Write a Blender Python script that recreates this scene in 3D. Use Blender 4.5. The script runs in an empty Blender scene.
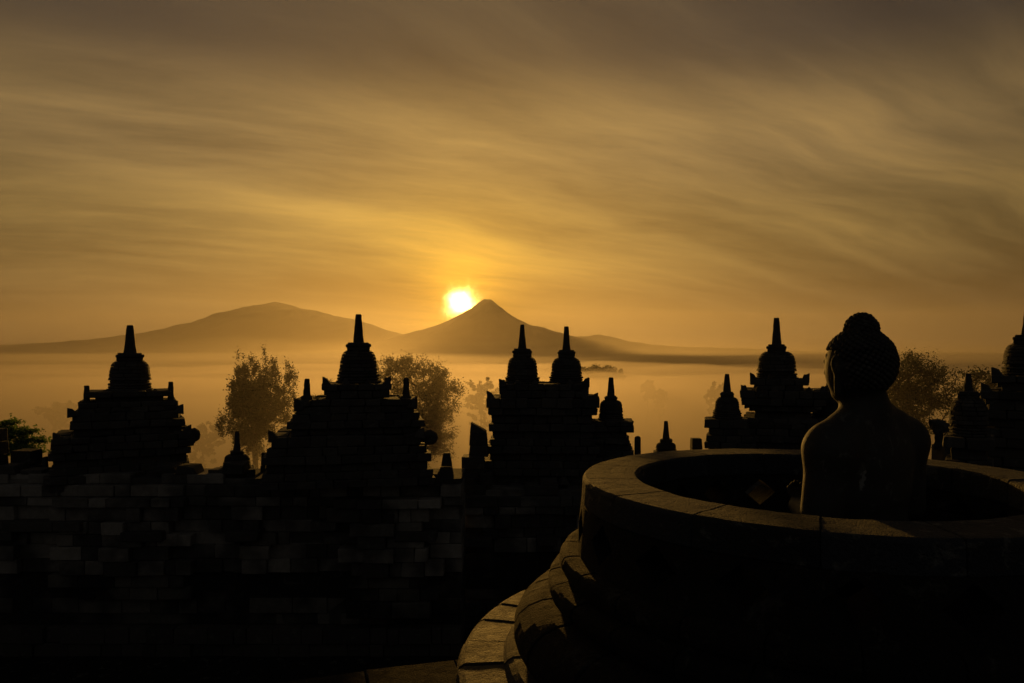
import bpy, bmesh, math, random
import numpy as np
from mathutils import Vector, Matrix, noise

random.seed(7)
rng = np.random.default_rng(11)
S = bpy.context.scene
COL = S.collection
R = math.radians

# ------------------------------------------------------------------ camera
F, HX, HY = 730.0, 512.0, 355.0          # focal length in pixels, vanishing point of the level view
cam_d = bpy.data.cameras.new('camera')
cam_d.sensor_width = 36.0
cam_d.lens = F / 1024 * 36
cam_d.shift_y = (HY - 341.5) / 1024
cam_d.clip_start = 0.05
cam_d.clip_end = 200000
cam = bpy.data.objects.new('camera', cam_d)
cam.location = (0, 0, 0)
cam.rotation_euler = (R(90), 0, 0)
COL.objects.link(cam)
S.camera = cam

# ------------------------------------------------------------------ sun direction, world, sun lamp, exposure
SUN_AZ = math.atan((460 - HX) / F)        # left of the view axis
SUN_EL = math.atan((HY - 303) / F * math.cos(SUN_AZ))
SDIR = Vector((math.sin(SUN_AZ) * math.cos(SUN_EL), math.cos(SUN_AZ) * math.cos(SUN_EL), math.sin(SUN_EL)))

W = bpy.data.worlds.new('World')
S.world = W
W.use_nodes = True
nt = W.node_tree
nt.nodes.clear()


class NT:
    """small helper to write node graphs"""
    def __init__(s, tree): s.t = tree
    def n(s, typ, **kw):
        nd = s.t.nodes.new(typ)
        for k, v in kw.items():
            if k.startswith('i_'):
                nd.inputs[k[2:].replace('_', ' ')].default_value = v
            else:
                setattr(nd, k, v)
        return nd
    def link(s, a, b): s.t.links.new(a, b)
    def put(s, sock, v):
        if isinstance(v, bpy.types.NodeSocket): s.link(v, sock)
        else: sock.default_value = v
    def m(s, op, a, b=None, c=None, clamp=False):
        nd = s.t.nodes.new('ShaderNodeMath'); nd.operation = op; nd.use_clamp = clamp
        s.put(nd.inputs[0], a)
        if b is not None: s.put(nd.inputs[1], b)
        if c is not None: s.put(nd.inputs[2], c)
        return nd.outputs[0]
    def vm(s, op, a, b=None, scale=None):
        nd = s.t.nodes.new('ShaderNodeVectorMath'); nd.operation = op
        s.put(nd.inputs[0], a)
        if b is not None: s.put(nd.inputs[1], b)
        if scale is not None: s.put(nd.inputs['Scale'], scale)
        return nd.outputs['Value'] if op in ('DOT_PRODUCT', 'LENGTH') else nd.outputs[0]
    def mix(s, f, a, b, blend='MIX'):
        nd = s.t.nodes.new('ShaderNodeMix'); nd.data_type = 'RGBA'; nd.blend_type = blend
        s.put(nd.inputs[0], f); s.put(nd.inputs[6], a); s.put(nd.inputs[7], b)
        return nd.outputs[2]
    def ramp(s, f, stops, interp='EASE'):
        nd = s.t.nodes.new('ShaderNodeValToRGB'); nd.color_ramp.interpolation = interp
        e = nd.color_ramp.elements
        while len(e) < len(stops): e.new(0.5)
        for k, (p, c) in enumerate(stops):
            e[k].position = p
            e[k].color = c if len(c) == 4 else (*c, 1)
        s.put(nd.inputs[0], f)
        return nd.outputs[0]
    def noise(s, vec, scale, detail=4, rough=0.55, dist=0.0):
        nd = s.t.nodes.new('ShaderNodeTexNoise')
        s.put(nd.inputs['Vector'], vec)
        nd.inputs['Scale'].default_value = scale
        nd.inputs['Detail'].default_value = detail
        nd.inputs['Roughness'].default_value = rough
        nd.inputs['Distortion'].default_value = dist
        return nd.outputs[0]


w = NT(nt)
tc = w.n('ShaderNodeTexCoord')
D = w.vm('NORMALIZE', tc.outputs['Generated'])
sep = w.n('ShaderNodeSeparateXYZ'); w.link(D, sep.inputs[0])
dx, dy, dz = sep.outputs
cosang = w.vm('DOT_PRODUCT', D, tuple(SDIR))
ang = w.m('MULTIPLY', w.m('ARCCOSINE', w.m('MINIMUM', cosang, 0.9999999)), 180 / math.pi)   # degrees from the sun
elev = w.m('MULTIPLY', w.m('ARCSINE', dz), 180 / math.pi)
# clear dawn air: gold low down, grey brown overhead, dim slate behind
base = w.ramp(w.m('DIVIDE', w.m('MAXIMUM', elev, 0.0), 60.0, clamp=True), [
    (0.00, (0.045, 0.036, 0.028)), (0.05, (0.070, 0.048, 0.026)), (0.15, (0.215, 0.140, 0.048)), (0.26, (0.215, 0.141, 0.060)),
    (0.38, (0.040, 0.033, 0.030)), (0.70, (0.050, 0.042, 0.034)), (1.0, (0.036, 0.034, 0.032))])
side = w.m('EXPONENT', w.m('MULTIPLY', w.m('POWER', w.m('DIVIDE', ang, 52.0), 2.0), -1.0))
side = w.m('MULTIPLY_ADD', side, 0.97, 0.02)
col = w.vm('SCALE', base, scale=side)
# thin cirrus on a high plane
hz = w.m('ADD', w.m('MAXIMUM', dz, 0.0), 0.16)
pl = w.n('ShaderNodeCombineXYZ')
w.link(w.m('DIVIDE', dx, hz), pl.inputs[0]); w.link(w.m('DIVIDE', dy, hz), pl.inputs[1])
warp = w.n('ShaderNodeTexNoise'); w.link(pl.outputs[0], warp.inputs['Vector']); warp.inputs['Scale'].default_value = 0.55
warp.inputs['Detail'].default_value = 3
wv = w.vm('SCALE', w.vm('SUBTRACT', warp.outputs[1], (0.5, 0.5, 0.5)), scale=0.7)
pw = w.vm('ADD', pl.outputs[0], wv)


def streaks(rot, sx, sy, scale, detail, rough, off):
    mp = w.n('ShaderNodeMapping'); w.link(pw, mp.inputs['Vector'])
    mp.inputs['Rotation'].default_value = (0, 0, R(rot))
    v = w.vm('ADD', w.vm('MULTIPLY', mp.outputs[0], (sx, sy, 1.0)), (off, off * 0.7 + 0.9, off))
    return w.noise(v, scale, detail, rough, 0.2)


c1 = streaks(-36, 0.30, 1.15, 1.05, 7, 0.52, 3.1)
c2 = streaks(-26, 0.34, 1.4, 2.8, 10, 0.68, 7.7)
c3 = streaks(-30, 0.45, 0.8, 0.8, 4, 0.5, 12.3)
cl = w.m('ADD', w.m('MULTIPLY', c1, 0.5), w.m('MULTIPLY', c2, 0.18))
cl = w.m('ADD', cl, w.m('MULTIPLY', c3, 0.18))
c4 = streaks(-16, 0.45, 1.6, 5.0, 10, 0.74, 21.0)
cl = w.m('ADD', cl, w.m('MULTIPLY', c4, 0.13))
cl = w.m('SUBTRACT', cl, 0.495)
c5 = streaks(-32, 0.16, 1.2, 1.5, 8, 0.56, 33.0)      # bright filaments
fil = w.m('POWER', w.m('SUBTRACT', 1.0, w.m('MULTIPLY', w.m('ABSOLUTE', w.m('SUBTRACT', c5, 0.5)), 3.0), clamp=True), 3.0)
cl = w.m('ADD', cl, w.m('MULTIPLY', w.m('SUBTRACT', fil, 0.35), w.m('MULTIPLY', c3, 0.19)))
clamp_fade = w.m('DIVIDE', elev, 5.0, clamp=True)
gain = w.m('MULTIPLY_ADD', w.m('MULTIPLY', cl, clamp_fade), 5.8, 1.0)
gain = w.m('MINIMUM', w.m('MAXIMUM', gain, 0.58), 1.9)
tint = w.mix(w.m('MULTIPLY', w.m('SUBTRACT', gain, 0.62), 0.9, clamp=True), (0.92, 0.98, 1.10, 1), (1.04, 1.0, 0.88, 1))
col = w.vm('MULTIPLY', w.vm('SCALE', col, scale=gain), tint)


def glow(radius, power):
    return w.m('EXPONENT', w.m('MULTIPLY', w.m('POWER', w.m('DIVIDE', ang, radius), power), -1.0))


g_wide = w.vm('SCALE', (0.215, 0.118, -0.016), scale=w.m('MULTIPLY', w.m('MULTIPLY', glow(8.5, 1.0), gain), w.m('MULTIPLY_ADD', w.m('DIVIDE', elev, 7.0, clamp=True), 0.75, 0.25)))
g_mid = w.vm('SCALE', (1.15, 0.50, 0.004), scale=w.m('MULTIPLY', glow(2.1, 1.15), gain))
g_core = w.vm('SCALE', (40.0, 24.0, 6.5), scale=w.m('EXPONENT', w.m('MULTIPLY', w.m('POWER', w.m('DIVIDE', w.m('MULTIPLY', ang, w.m('MULTIPLY_ADD', w.noise(D, 55.0, 3, 0.6), 1.1, 0.5)), 0.61), 1.6), -1.0)))
col = w.vm('ADD', col, g_wide)
col = w.vm('ADD', col, g_mid)
col = w.vm('ADD', col, g_core)
west = w.m('MULTIPLY_ADD', dy, -1.4, 0.15, clamp=True)      # the slate blue half of the sky away from the sun
col = w.vm('ADD', col, w.vm('SCALE', (0.048, 0.047, 0.045), scale=west))
below = w.m('GREATER_THAN', dz, -0.02)
col = w.vm('SCALE', col, scale=w.m('MULTIPLY_ADD', below, 0.96, 0.04))
bg1 = w.n('ShaderNodeBackground'); w.link(col, bg1.inputs[0]); bg1.inputs[1].default_value = 1.0
sky = w.n('ShaderNodeTexSky'); sky.sky_type = 'NISHITA'; sky.sun_disc = False
sky.sun_elevation = SUN_EL; sky.sun_rotation = SUN_AZ
sky.dust_density = 4.0; sky.air_density = 1.6
bg2 = w.n('ShaderNodeBackground'); w.link(sky.outputs[0], bg2.inputs[0]); bg2.inputs[1].default_value = 0.004
add = w.n('ShaderNodeAddShader'); w.link(bg1.outputs[0], add.inputs[0]); w.link(bg2.outputs[0], add.inputs[1])
out = w.n('ShaderNodeOutputWorld'); w.link(add.outputs[0], out.inputs[0])

sun_d = bpy.data.lights.new('sun', 'SUN')
sun_d.energy = 2.35
sun_d.angle = R(1.2)       # the disc is veiled by thin cloud
sun_d.color = (1.0, 0.50, 0.09)
sun = bpy.data.objects.new('sun', sun_d)
sun.rotation_euler = (-SDIR).to_track_quat('-Z', 'Y').to_euler()
sun.location = (-40, 300, 120)
COL.objects.link(sun)

S.view_settings.view_transform = 'Standard'
S.view_settings.look = 'None'
S.view_settings.exposure = 0.0
S.view_settings.gamma = 1.0
S.render.engine = 'CYCLES'
S.cycles.volume_bounces = 1
S.cycles.max_bounces = 5
S.cycles.diffuse_bounces = 3
S.cycles.transparent_max_bounces = 16
S.cycles.use_denoising = True
S.cycles.sample_clamp_indirect = 4.0


# ------------------------------------------------------------------ helpers
def X(px, d): return (px - HX) / F * d
def Z(py, d): return -(py - HY) / F * d


def tag(o, label=None, cat=None, group=None, kind=None):
    if label: o['label'] = label
    if cat: o['category'] = cat
    if group: o['group'] = group
    if kind: o['kind'] = kind
    return o


def empty(name, loc, rz=0):
    o = bpy.data.objects.new(name, None)
    o.empty_display_size = 0.3
    o.location = loc
    o.rotation_euler = (0, 0, rz)
    COL.objects.link(o)
    return o


def link_bm(name, bm, mat, parent=None, smooth=False, bevel=0.0, origin=None):
    """bmesh in world space -> one mesh object; origin = where its own origin sits"""
    me = bpy.data.meshes.new(name)
    bmesh.ops.recalc_face_normals(bm, faces=bm.faces)
    org = Vector(origin) if origin is not None else (parent_world(parent) if parent else Vector((0, 0, 0)))
    bmesh.ops.translate(bm, verts=bm.verts, vec=-org)
    bm.to_mesh(me); bm.free()
    me.materials.append(mat)
    if smooth:
        me.polygons.foreach_set('use_smooth', [True] * len(me.polygons))
    o = bpy.data.objects.new(name, me)
    COL.objects.link(o)
    if parent:
        o.parent = parent
        o.location = org - parent_world(parent)
    else:
        o.location = org
    if bevel:
        m = o.modifiers.new('bevel', 'BEVEL'); m.width = bevel; m.segments = 2; m.limit_method = 'ANGLE'; m.angle_limit = R(35)
    return o


def parent_world(o):
    v = Vector((0, 0, 0))
    while o is not None:
        v += Vector(o.location)
        o = o.parent
    return v


def hexa(bm, p, j=0.0):
    """8 corner points: bottom ring then top ring"""
    vs = []
    for q in p:
        vs.append(bm.verts.new((q[0] + random.uniform(-j, j), q[1] + random.uniform(-j, j), q[2] + random.uniform(-j, j) * 0.6)))
    for f in ((0, 3, 2, 1), (4, 5, 6, 7), (0, 1, 5, 4), (1, 2, 6, 5), (2, 3, 7, 6), (3, 0, 4, 7)):
        bm.faces.new([vs[k] for k in f])
    return vs


def box(bm, x0, x1, y0, y1, z0, z1, j=0.0):
    return hexa(bm, [(x0, y0, z0), (x1, y0, z0), (x1, y1, z0), (x0, y1, z0),
                     (x0, y0, z1), (x1, y0, z1), (x1, y1, z1), (x0, y1, z1)], j)


def course(bm, x0, x1, y0, y1, z0, z1, bl=0.42, t=0.3, j=0.008, push=0.018, off=0.0, drop=0.0):
    """one course of stone blocks round a rectangle"""
    t = min(t, (x1 - x0) * 0.45, (y1 - y0) * 0.45)
    g = 0.004
    def run(a0, a1, place):
        n = max(1, round((a1 - a0) / bl))
        cuts = [a0 + (a1 - a0) * k / n for k in range(n + 1)]
        for k in range(1, n):
            cuts[k] += (off + random.uniform(-0.12, 0.12)) * bl
        for k in range(n):
            if random.random() < drop: continue
            place(cuts[k] + g, cuts[k + 1] - g, random.uniform(-push, push), random.uniform(0, g * 2))
    run(x0, x1, lambda a, b, p, h: box(bm, a, b, y0 - p, y0 + t, z0 + 0.002, z1 - h, j))
    run(x0, x1, lambda a, b, p, h: box(bm, a, b, y1 - t, y1 + p, z0 + 0.002, z1 - h, j))
    run(y0 + t, y1 - t, lambda a, b, p, h: box(bm, x0 - p, x0 + t, a, b, z0 + 0.002, z1 - h, j))
    run(y0 + t, y1 - t, lambda a, b, p, h: box(bm, x1 - t, x1 + p, a, b, z0 + 0.002, z1 - h, j))


def ring_blocks(bm, c, prof, n, off=0.0, gap=0.005, seg=5, jr=0.004, jz=0.003, skip=()):
    """wedge blocks with cross-section prof [(radius, z)...] round a circle"""
    for k in range(n):
        if k in skip: continue
        if k == 0: jt = [random.uniform(-0.05, 0.05) for _ in range(n)]
        a0 = off + 2 * math.pi * (k + jt[k]) / n
        a1 = off + 2 * math.pi * (k + 1 + jt[(k + 1) % n]) / n
        rm = max(p[0] for p in prof)
        a0 += gap / rm; a1 -= gap / rm
        dr = random.uniform(-jr, jr); dzz = random.uniform(-jz, jz)
        rings = []
        for s in range(seg + 1):
            a = a0 + (a1 - a0) * s / seg
            rings.append([bm.verts.new((c[0] + (r + dr) * math.cos(a), c[1] + (r + dr) * math.sin(a), z + dzz)) for r, z in prof])
        m = len(prof)
        for s in range(seg):
            for q in range(m):
                bm.faces.new((rings[s][q], rings[s][(q + 1) % m], rings[s + 1][(q + 1) % m], rings[s + 1][q]))
        bm.faces.new(rings[0]); bm.faces.new(list(reversed(rings[-1])))


def ring_solid(bm, c, prof, n=96):
    rings = [[bm.verts.new((c[0] + r * math.cos(2 * math.pi * k / n), c[1] + r * math.sin(2 * math.pi * k / n), z)) for r, z in prof] for k in range(n)]
    m = len(prof)
    for k in range(n):
        for q in range(m):
            bm.faces.new((rings[k][q], rings[k][(q + 1) % m], rings[(k + 1) % n][(q + 1) % m], rings[(k + 1) % n][q]))


def lathe(bm, c, prof, n=32, jit=0.0, rot=0.0):
    """closed solid of revolution; prof from bottom to top, (radius, z)"""
    rings = []
    for r, z in prof:
        rings.append([bm.verts.new((c[0] + (r + random.uniform(-jit, jit)) * math.cos(rot + 2 * math.pi * k / n),
                                    c[1] + (r + random.uniform(-jit, jit)) * math.sin(rot + 2 * math.pi * k / n), z)) for k in range(n)])
    for a, b in zip(rings[:-1], rings[1:]):
        for k in range(n):
            bm.faces.new((a[k], a[(k + 1) % n], b[(k + 1) % n], b[k]))
    bm.faces.new(list(reversed(rings[0]))); bm.faces.new(rings[-1])


def roughen(bm, amp, scale, seed=0.0):
    o = Vector((seed, seed * 1.7, -seed))
    for v in bm.verts:
        n = noise.noise_vector(v.co * scale + o)
        n2 = noise.noise_vector(v.co * scale * 2.7 + o)
        v.co += n * amp + n2 * amp * 0.5


# ------------------------------------------------------------------ materials
def stone(name, c0, c1, rough=0.72, pit=1.0, bump=0.25, lichen=0.35, scale=1.0, island=0.45, dist=0.02, patch=0.0, spec=0.5):
    m = bpy.data.materials.new(name); m.use_nodes = True
    t = NT(m.node_tree); b = m.node_tree.nodes['Principled BSDF']
    g = t.n('ShaderNodeNewGeometry'); P = g.outputs['Position']
    big = t.noise(P, 1.3 * scale, 5, 0.6)
    mid = t.noise(P, 9 * scale, 6, 0.65)
    fine = t.noise(P, 70 * scale, 4, 0.7)
    isl = g.outputs['Random Per Island']
    f = t.m('ADD', t.m('MULTIPLY', big, 0.6), t.m('MULTIPLY', mid, 0.5))
    f = t.m('ADD', f, t.m('MULTIPLY', t.m('SUBTRACT', isl, 0.5), island))
    col_ = t.ramp(f, [(0.25, c0), (0.85, c1)], 'LINEAR')
    if patch:      # pale weathering in broad patches, whole blocks at a time
        pm = t.m('ADD', t.noise(P, 0.55, 3, 0.6), t.m('MULTIPLY', t.m('SUBTRACT', isl, 0.5), 0.16))
        col_ = t.vm('SCALE', col_, scale=t.m('MULTIPLY_ADD', t.ramp(pm, [(0.44, (0, 0, 0)), (0.60, (1, 1, 1))], 'EASE'), patch, 1 - patch))
    lm = t.ramp(t.noise(P, 5.5 * scale, 7, 0.7, 0.5), [(0.56, (0, 0, 0)), (0.66, (1, 1, 1))], 'EASE')
    col_ = t.mix(t.m('MULTIPLY', lm, lichen), col_, (0.30, 0.29, 0.24, 1))
    col_ = t.mix(t.m('MULTIPLY', t.m('SUBTRACT', fine, 0.35), 1.4, clamp=True), t.vm('SCALE', col_, scale=0.55), col_)
    t.link(col_, b.inputs['Base Color'])
    b.inputs['Specular IOR Level'].default_value = spec
    t.link(t.m('MULTIPLY_ADD', mid, 0.35, rough - 0.17), b.inputs['Roughness'])
    vor = t.n('ShaderNodeTexVoronoi'); t.link(P, vor.inputs['Vector']); vor.inputs['Scale'].default_value = 46 * scale
    pits = t.m('MULTIPLY', t.m('SUBTRACT', 0.35, vor.outputs['Distance'], clamp=True), -1.2 * pit)
    h = t.m('ADD', t.m('MULTIPLY', fine, 0.7), t.m('MULTIPLY', mid, 1.2))
    h = t.m('ADD', h, pits)
    bp = t.n('ShaderNodeBump'); t.link(h, bp.inputs['Height']); bp.inputs['Strength'].default_value = bump * 3
    bp.inputs['Distance'].default_value = dist
    t.link(bp.outputs[0], b.inputs['Normal'])
    return m


M_STONE = stone('andesite', (0.028, 0.024, 0.021), (0.085, 0.074, 0.062), rough=0.8, lichen=0.2, dist=0.03)
M_BELL = stone('andesite_weathered', (0.026, 0.023, 0.020), (0.075, 0.066, 0.056), rough=0.8, bump=0.3, lichen=0.2)
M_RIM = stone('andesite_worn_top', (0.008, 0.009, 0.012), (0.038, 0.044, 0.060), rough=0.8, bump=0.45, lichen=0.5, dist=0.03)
M_LEDGE = stone('andesite_ledge', (0.025, 0.018, 0.010), (0.105, 0.075, 0.040), rough=0.72, bump=0.45, lichen=0.25, dist=0.03)
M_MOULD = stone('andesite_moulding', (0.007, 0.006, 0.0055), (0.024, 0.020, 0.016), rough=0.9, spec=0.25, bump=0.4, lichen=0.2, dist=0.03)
M_STATUE = stone('carved_stone', (0.016, 0.014, 0.011), (0.045, 0.038, 0.028), rough=0.75, bump=0.14, pit=0.5, island=0.0, lichen=0.25, scale=1.6, dist=0.008)
M_WALL = stone('wall_blocks', (0.10, 0.09, 0.075), (0.46, 0.42, 0.37), rough=0.9, island=0.35, lichen=0.15, dist=0.04, patch=0.72)
M_WALL_LOW = stone('wall_blocks_painted_shade', (0.03, 0.028, 0.022), (0.20, 0.18, 0.15), rough=0.9, island=0.4, lichen=0.1, dist=0.04, patch=0.9)  # wall stone darkened: gallery shade put into the colour of the low courses
M_FLOOR = stone('floor_slabs', (0.010, 0.0095, 0.009), (0.028, 0.027, 0.026), rough=0.95, spec=0.12, island=0.4)


def simple(name, c, rough=0.9, noise_scale=0.0, c2=None, spec=0.3):
    m = bpy.data.materials.new(name); m.use_nodes = True
    t = NT(m.node_tree); b = m.node_tree.nodes['Principled BSDF']
    b.inputs['Roughness'].default_value = rough
    b.inputs['Specular IOR Level'].default_value = spec
    if noise_scale:
        g = t.n('ShaderNodeNewGeometry')
        f = t.noise(g.outputs['Position'], noise_scale, 5, 0.6)
        f = t.m('ADD', f, t.m('MULTIPLY', t.m('SUBTRACT', g.outputs['Random Per Island'], 0.5), 0.4))
        t.link(t.ramp(f, [(0.3, c), (0.7, c2 or c)], 'LINEAR'), b.inputs['Base Color'])
    else:
        b.inputs['Base Color'].default_value = (*c, 1)
    return m


M_BARK = simple('bark', (0.05, 0.04, 0.03), noise_scale=3.0, c2=(0.09, 0.075, 0.055))
M_GROUND = simple('jungle_ground', (0.035, 0.045, 0.02), noise_scale=0.01, c2=(0.07, 0.075, 0.035))
M_MOUNT = simple('mountain_slope', (0.05, 0.055, 0.035), noise_scale=0.0006, c2=(0.09, 0.08, 0.06))


def leafmat(name, c, c2, trans=0.5):
    m = bpy.data.materials.new(name); m.use_nodes = True
    t = NT(m.node_tree); b = m.node_tree.nodes['Principled BSDF']
    g = t.n('ShaderNodeNewGeometry')
    cc = t.ramp(g.outputs['Random Per Island'], [(0, c), (1, c2)], 'LINEAR')
    t.link(cc, b.inputs['Base Color']); b.inputs['Roughness'].default_value = 0.6
    tr = t.n('ShaderNodeBsdfTranslucent'); t.link(t.vm('SCALE', cc, scale=1.4), tr.inputs[0])
    mx = t.n('ShaderNodeMixShader'); mx.inputs[0].default_value = trans
    t.link(b.outputs[0], mx.inputs[1]); t.link(tr.outputs[0], mx.inputs[2])
    o = [x for x in m.node_tree.nodes if x.type == 'OUTPUT_MATERIAL'][0]
    t.link(mx.outputs[0], o.inputs[0])
    return m


M_LEAF = leafmat('leaves_dark', (0.03, 0.04, 0.015), (0.07, 0.085, 0.03), 0.25)
M_LEAF_G = leafmat('leaves_green', (0.07, 0.12, 0.03), (0.12, 0.19, 0.05), 0.65)
M_LEAF_FAR = leafmat('leaves_far', (0.03, 0.045, 0.018), (0.06, 0.08, 0.03), 0.2)


def volmat(name, density, color=(1, 1, 1), aniso=0.6):
    m = bpy.data.materials.new(name); m.use_nodes = True
    n_ = m.node_tree.nodes; n_.clear()
    t = NT(m.node_tree)
    v = t.n('ShaderNodeVolumePrincipled')
    v.inputs['Color'].default_value = (*color, 1)
    v.inputs['Density'].default_value = density
    v.inputs['Anisotropy'].default_value = aniso
    o = t.n('ShaderNodeOutputMaterial'); t.link(v.outputs[0], o.inputs['Volume'])
    return m


# ------------------------------------------------------------------ far setting: plain, mountains
def grid_mesh(name, xs, ys, zf, mat, smooth=True):
    nx, ny = len(xs), len(ys)
    vs = [(x, y, zf(x, y)) for y in ys for x in xs]
    fs = [(j * nx + i, j * nx + i + 1, (j + 1) * nx + i + 1, (j + 1) * nx + i) for j in range(ny - 1) for i in range(nx - 1)]
    me = bpy.data.meshes.new(name); me.from_pydata(vs, [], fs); me.materials.append(mat)
    me.polygons.foreach_set('use_smooth', [smooth] * len(fs))
    o = bpy.data.objects.new(name, me); COL.objects.link(o)
    return o


def spaced(lims, steps):
    a = []
    for (p, q), n in zip(zip(lims[:-1], lims[1:]), steps):
        a += list(np.linspace(p, q, n, endpoint=False))
    return a + [lims[-1]]


def fbm(x, y, s, o=5, seed=0.0):
    return noise.fractal(Vector((x * s, y * s, seed)), 0.9, 2.0, o)


def smooth01(t):
    t = min(1, max(0, t)); return t * t * (3 - 2 * t)


PLAIN = -62.0


def ground_z(x, y):
    d = math.hypot(x, y - 10)
    h = -24 + (PLAIN + 24) * smooth01((d - 70) / 330)
    if d > 60: h += 1.5 * fbm(x, y, 0.013, 4, 2.0) * smooth01((d - 60) / 100)
    return h


xs = spaced([-60000, -8000, -600, 600, 8000, 60000], [8, 20, 40, 20, 8])
ys = spaced([-60000, -8000, -600, 600, 8000, 60000], [6, 12, 40, 24, 10])
g = grid_mesh('ground', xs, ys, ground_z, M_GROUND); tag(g, kind='structure')


def ridge_obj(name, pts, dist, depth, sharp, seed, gully):
    """a mountain as a height field: crest heights along x, falling away before and behind"""
    px = np.array([p[0] for p in pts], float); py = np.array([p[1] for p in pts], float)
    wx = (px - HX) / F * dist; wz = (HY - py) / F * dist - PLAIN
    xs_ = np.linspace(wx[0], wx[-1], 230)
    ys_ = dist + depth * np.array(spaced([-1, -0.3, -0.05, 0.05, 0.3, 1], [14, 22, 8, 8, 8]))
    def zf(x, y):
        top = np.interp(x, wx, wz)
        v = abs(y - dist) / depth
        fall = (1 - v) ** sharp
        gl = noise.ridged_multi_fractal(Vector((x * 0.00055, (y - dist) * 0.00016 + seed, seed)), 1.0, 2.0, 4, 1.0, 2.0)
        gg = gully * top * min(1, v * 9) * (gl - 0.9) * 0.5
        e = 14 * fbm(x, y, 0.0018, 4, seed) + 26 * fbm(x, y, 0.0032, 4, seed + 2)
        return PLAIN - 3 + max(0.0, top * fall + gg * fall + e * min(1, top / 500))
    o = grid_mesh(name, list(xs_), list(ys_), zf, M_MOUNT)
    tag(o, kind='structure')
    return o


ridge_obj('volcano', [(330, 353), (360, 347), (390, 339), (405, 334), (420, 330), (435, 326), (450, 319.5), (462, 313.5), (472, 307.5), (479, 302.5),
                      (484, 299), (487, 299.6), (491, 299), (497, 304), (506, 311), (518, 320), (530, 324.5), (545, 328), (560, 333), (580, 338), (610, 344), (660, 350), (700, 353)],
          28000, 9000, 1.25, 3.3, 0.30)
ridge_obj('mountain', [(-60, 353), (0, 346), (60, 342), (110, 338), (150, 332.5), (180, 326), (205, 319), (225, 312), (245, 306.5), (262, 304.5), (276, 301.5), (284, 303.5),
                       (300, 308), (318, 311), (335, 316), (352, 319), (370, 324), (390, 331), (410, 336), (440, 343), (480, 350), (520, 354)],
          37000, 11000, 1.1, 8.1, 0.22)
ridge_obj('hills', [(520, 353), (545, 343), (565, 337), (585, 336), (600, 334.5), (612, 337), (630, 341.5), (655, 345), (690, 347), (730, 348), (770, 349.5), (820, 352), (880, 351), (960, 353)],
          33000, 7000, 1.0, 5.7, 0.2)


# ------------------------------------------------------------------ mist lying in the valley (closed homogeneous volumes)
def mist_bank(name, xs, ys, top, bottom, mat):
    nx, ny = len(xs), len(ys)
    vs = [(x, y, top(x, y)) for y in ys for x in xs] + [(x, y, bottom) for y in ys for x in xs]
    N = nx * ny
    fs = []
    for j in range(ny - 1):
        for i in range(nx - 1):
            a = j * nx + i
            fs.append((a, a + 1, a + nx + 1, a + nx)); fs.append((N + a, N + a + nx, N + a + nx + 1, N + a + 1))
    for i in range(nx - 1):
        a = i; fs.append((a, N + a, N + a + 1, a + 1))
        a = (ny - 1) * nx + i; fs.append((a, a + 1, N + a + 1, N + a))
    for j in range(ny - 1):
        a = j * nx; fs.append((a, a + nx, N + a + nx, N + a))
        a = j * nx + nx - 1; fs.append((a, N + a, N + a + nx, a + nx))
    me = bpy.data.meshes.new(name); me.from_pydata(vs, [], fs); me.materials.append(mat)
    o = bpy.data.objects.new(name, me); COL.objects.link(o)
    tag(o, kind='stuff')
    return o


HZ0, HZ1 = PLAIN - 6, 3300


def hz_top(x, y): return HZ1


bm = bmesh.new(); box(bm, -58000, 58000, -20000, 58000, HZ0, HZ1)
hz_o = link_bm('haze', bm, volmat('haze_air', 0.85e-5, (0.95, 0.90, 0.84), 0.62))
tag(hz_o, 'thin golden dawn haze over the whole valley', 'haze', kind='stuff')
for k, (zt, dn, lb) in enumerate(((620, 0.35e-5, 'reaching high up the mountain slopes'), (330, 0.6e-5, 'at half the height of the foothills'), (150, 0.9e-5, 'over the foothills'))):
    bm = bmesh.new(); box(bm, -56000 + k * 700, 56000 - k * 700, 900 + 500 * k, 56000 - 700 * k, HZ0 + 1 + k * 0.7, zt)
    o = link_bm('low_haze', bm, volmat('low_haze_air', dn, (0.62, 0.55, 0.50), 0.7))
    tag(o, 'denser dawn haze layer ' + lb, 'haze', kind='stuff')


def near_top(x, y):
    h = -26 + 17 * smooth01((y - 35) / 110)
    h -= 6.0 * smooth01((y - 200) / 450)
    h += 2.6 * fbm(x, y, 0.011, 4, 1.0) * smooth01((y - 60) / 100)
    h += 9 * fbm(x, y, 0.0036, 4, 4.0) * smooth01((y - 250) / 400)
    return max(h, -27)


xs = spaced([-900, 900], [72]); ys = spaced([34, 300, 1200], [26, 30])
o = mist_bank('mist', xs, ys, near_top, PLAIN - 1.3, volmat('mist_air', 0.0032, (0.60, 0.555, 0.55), 0.64))
tag(o, 'pale mist pooled over the near valley behind the shrines', 'mist')


def veil_top(x, y):
    e = smooth01((y - 42) / 50) * smooth01((190 - y) / 60) * smooth01((230 - abs(x)) / 120)
    return -27 + 33 * e + 3 * e * fbm(x, y, 0.02, 4, 6.0)


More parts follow.
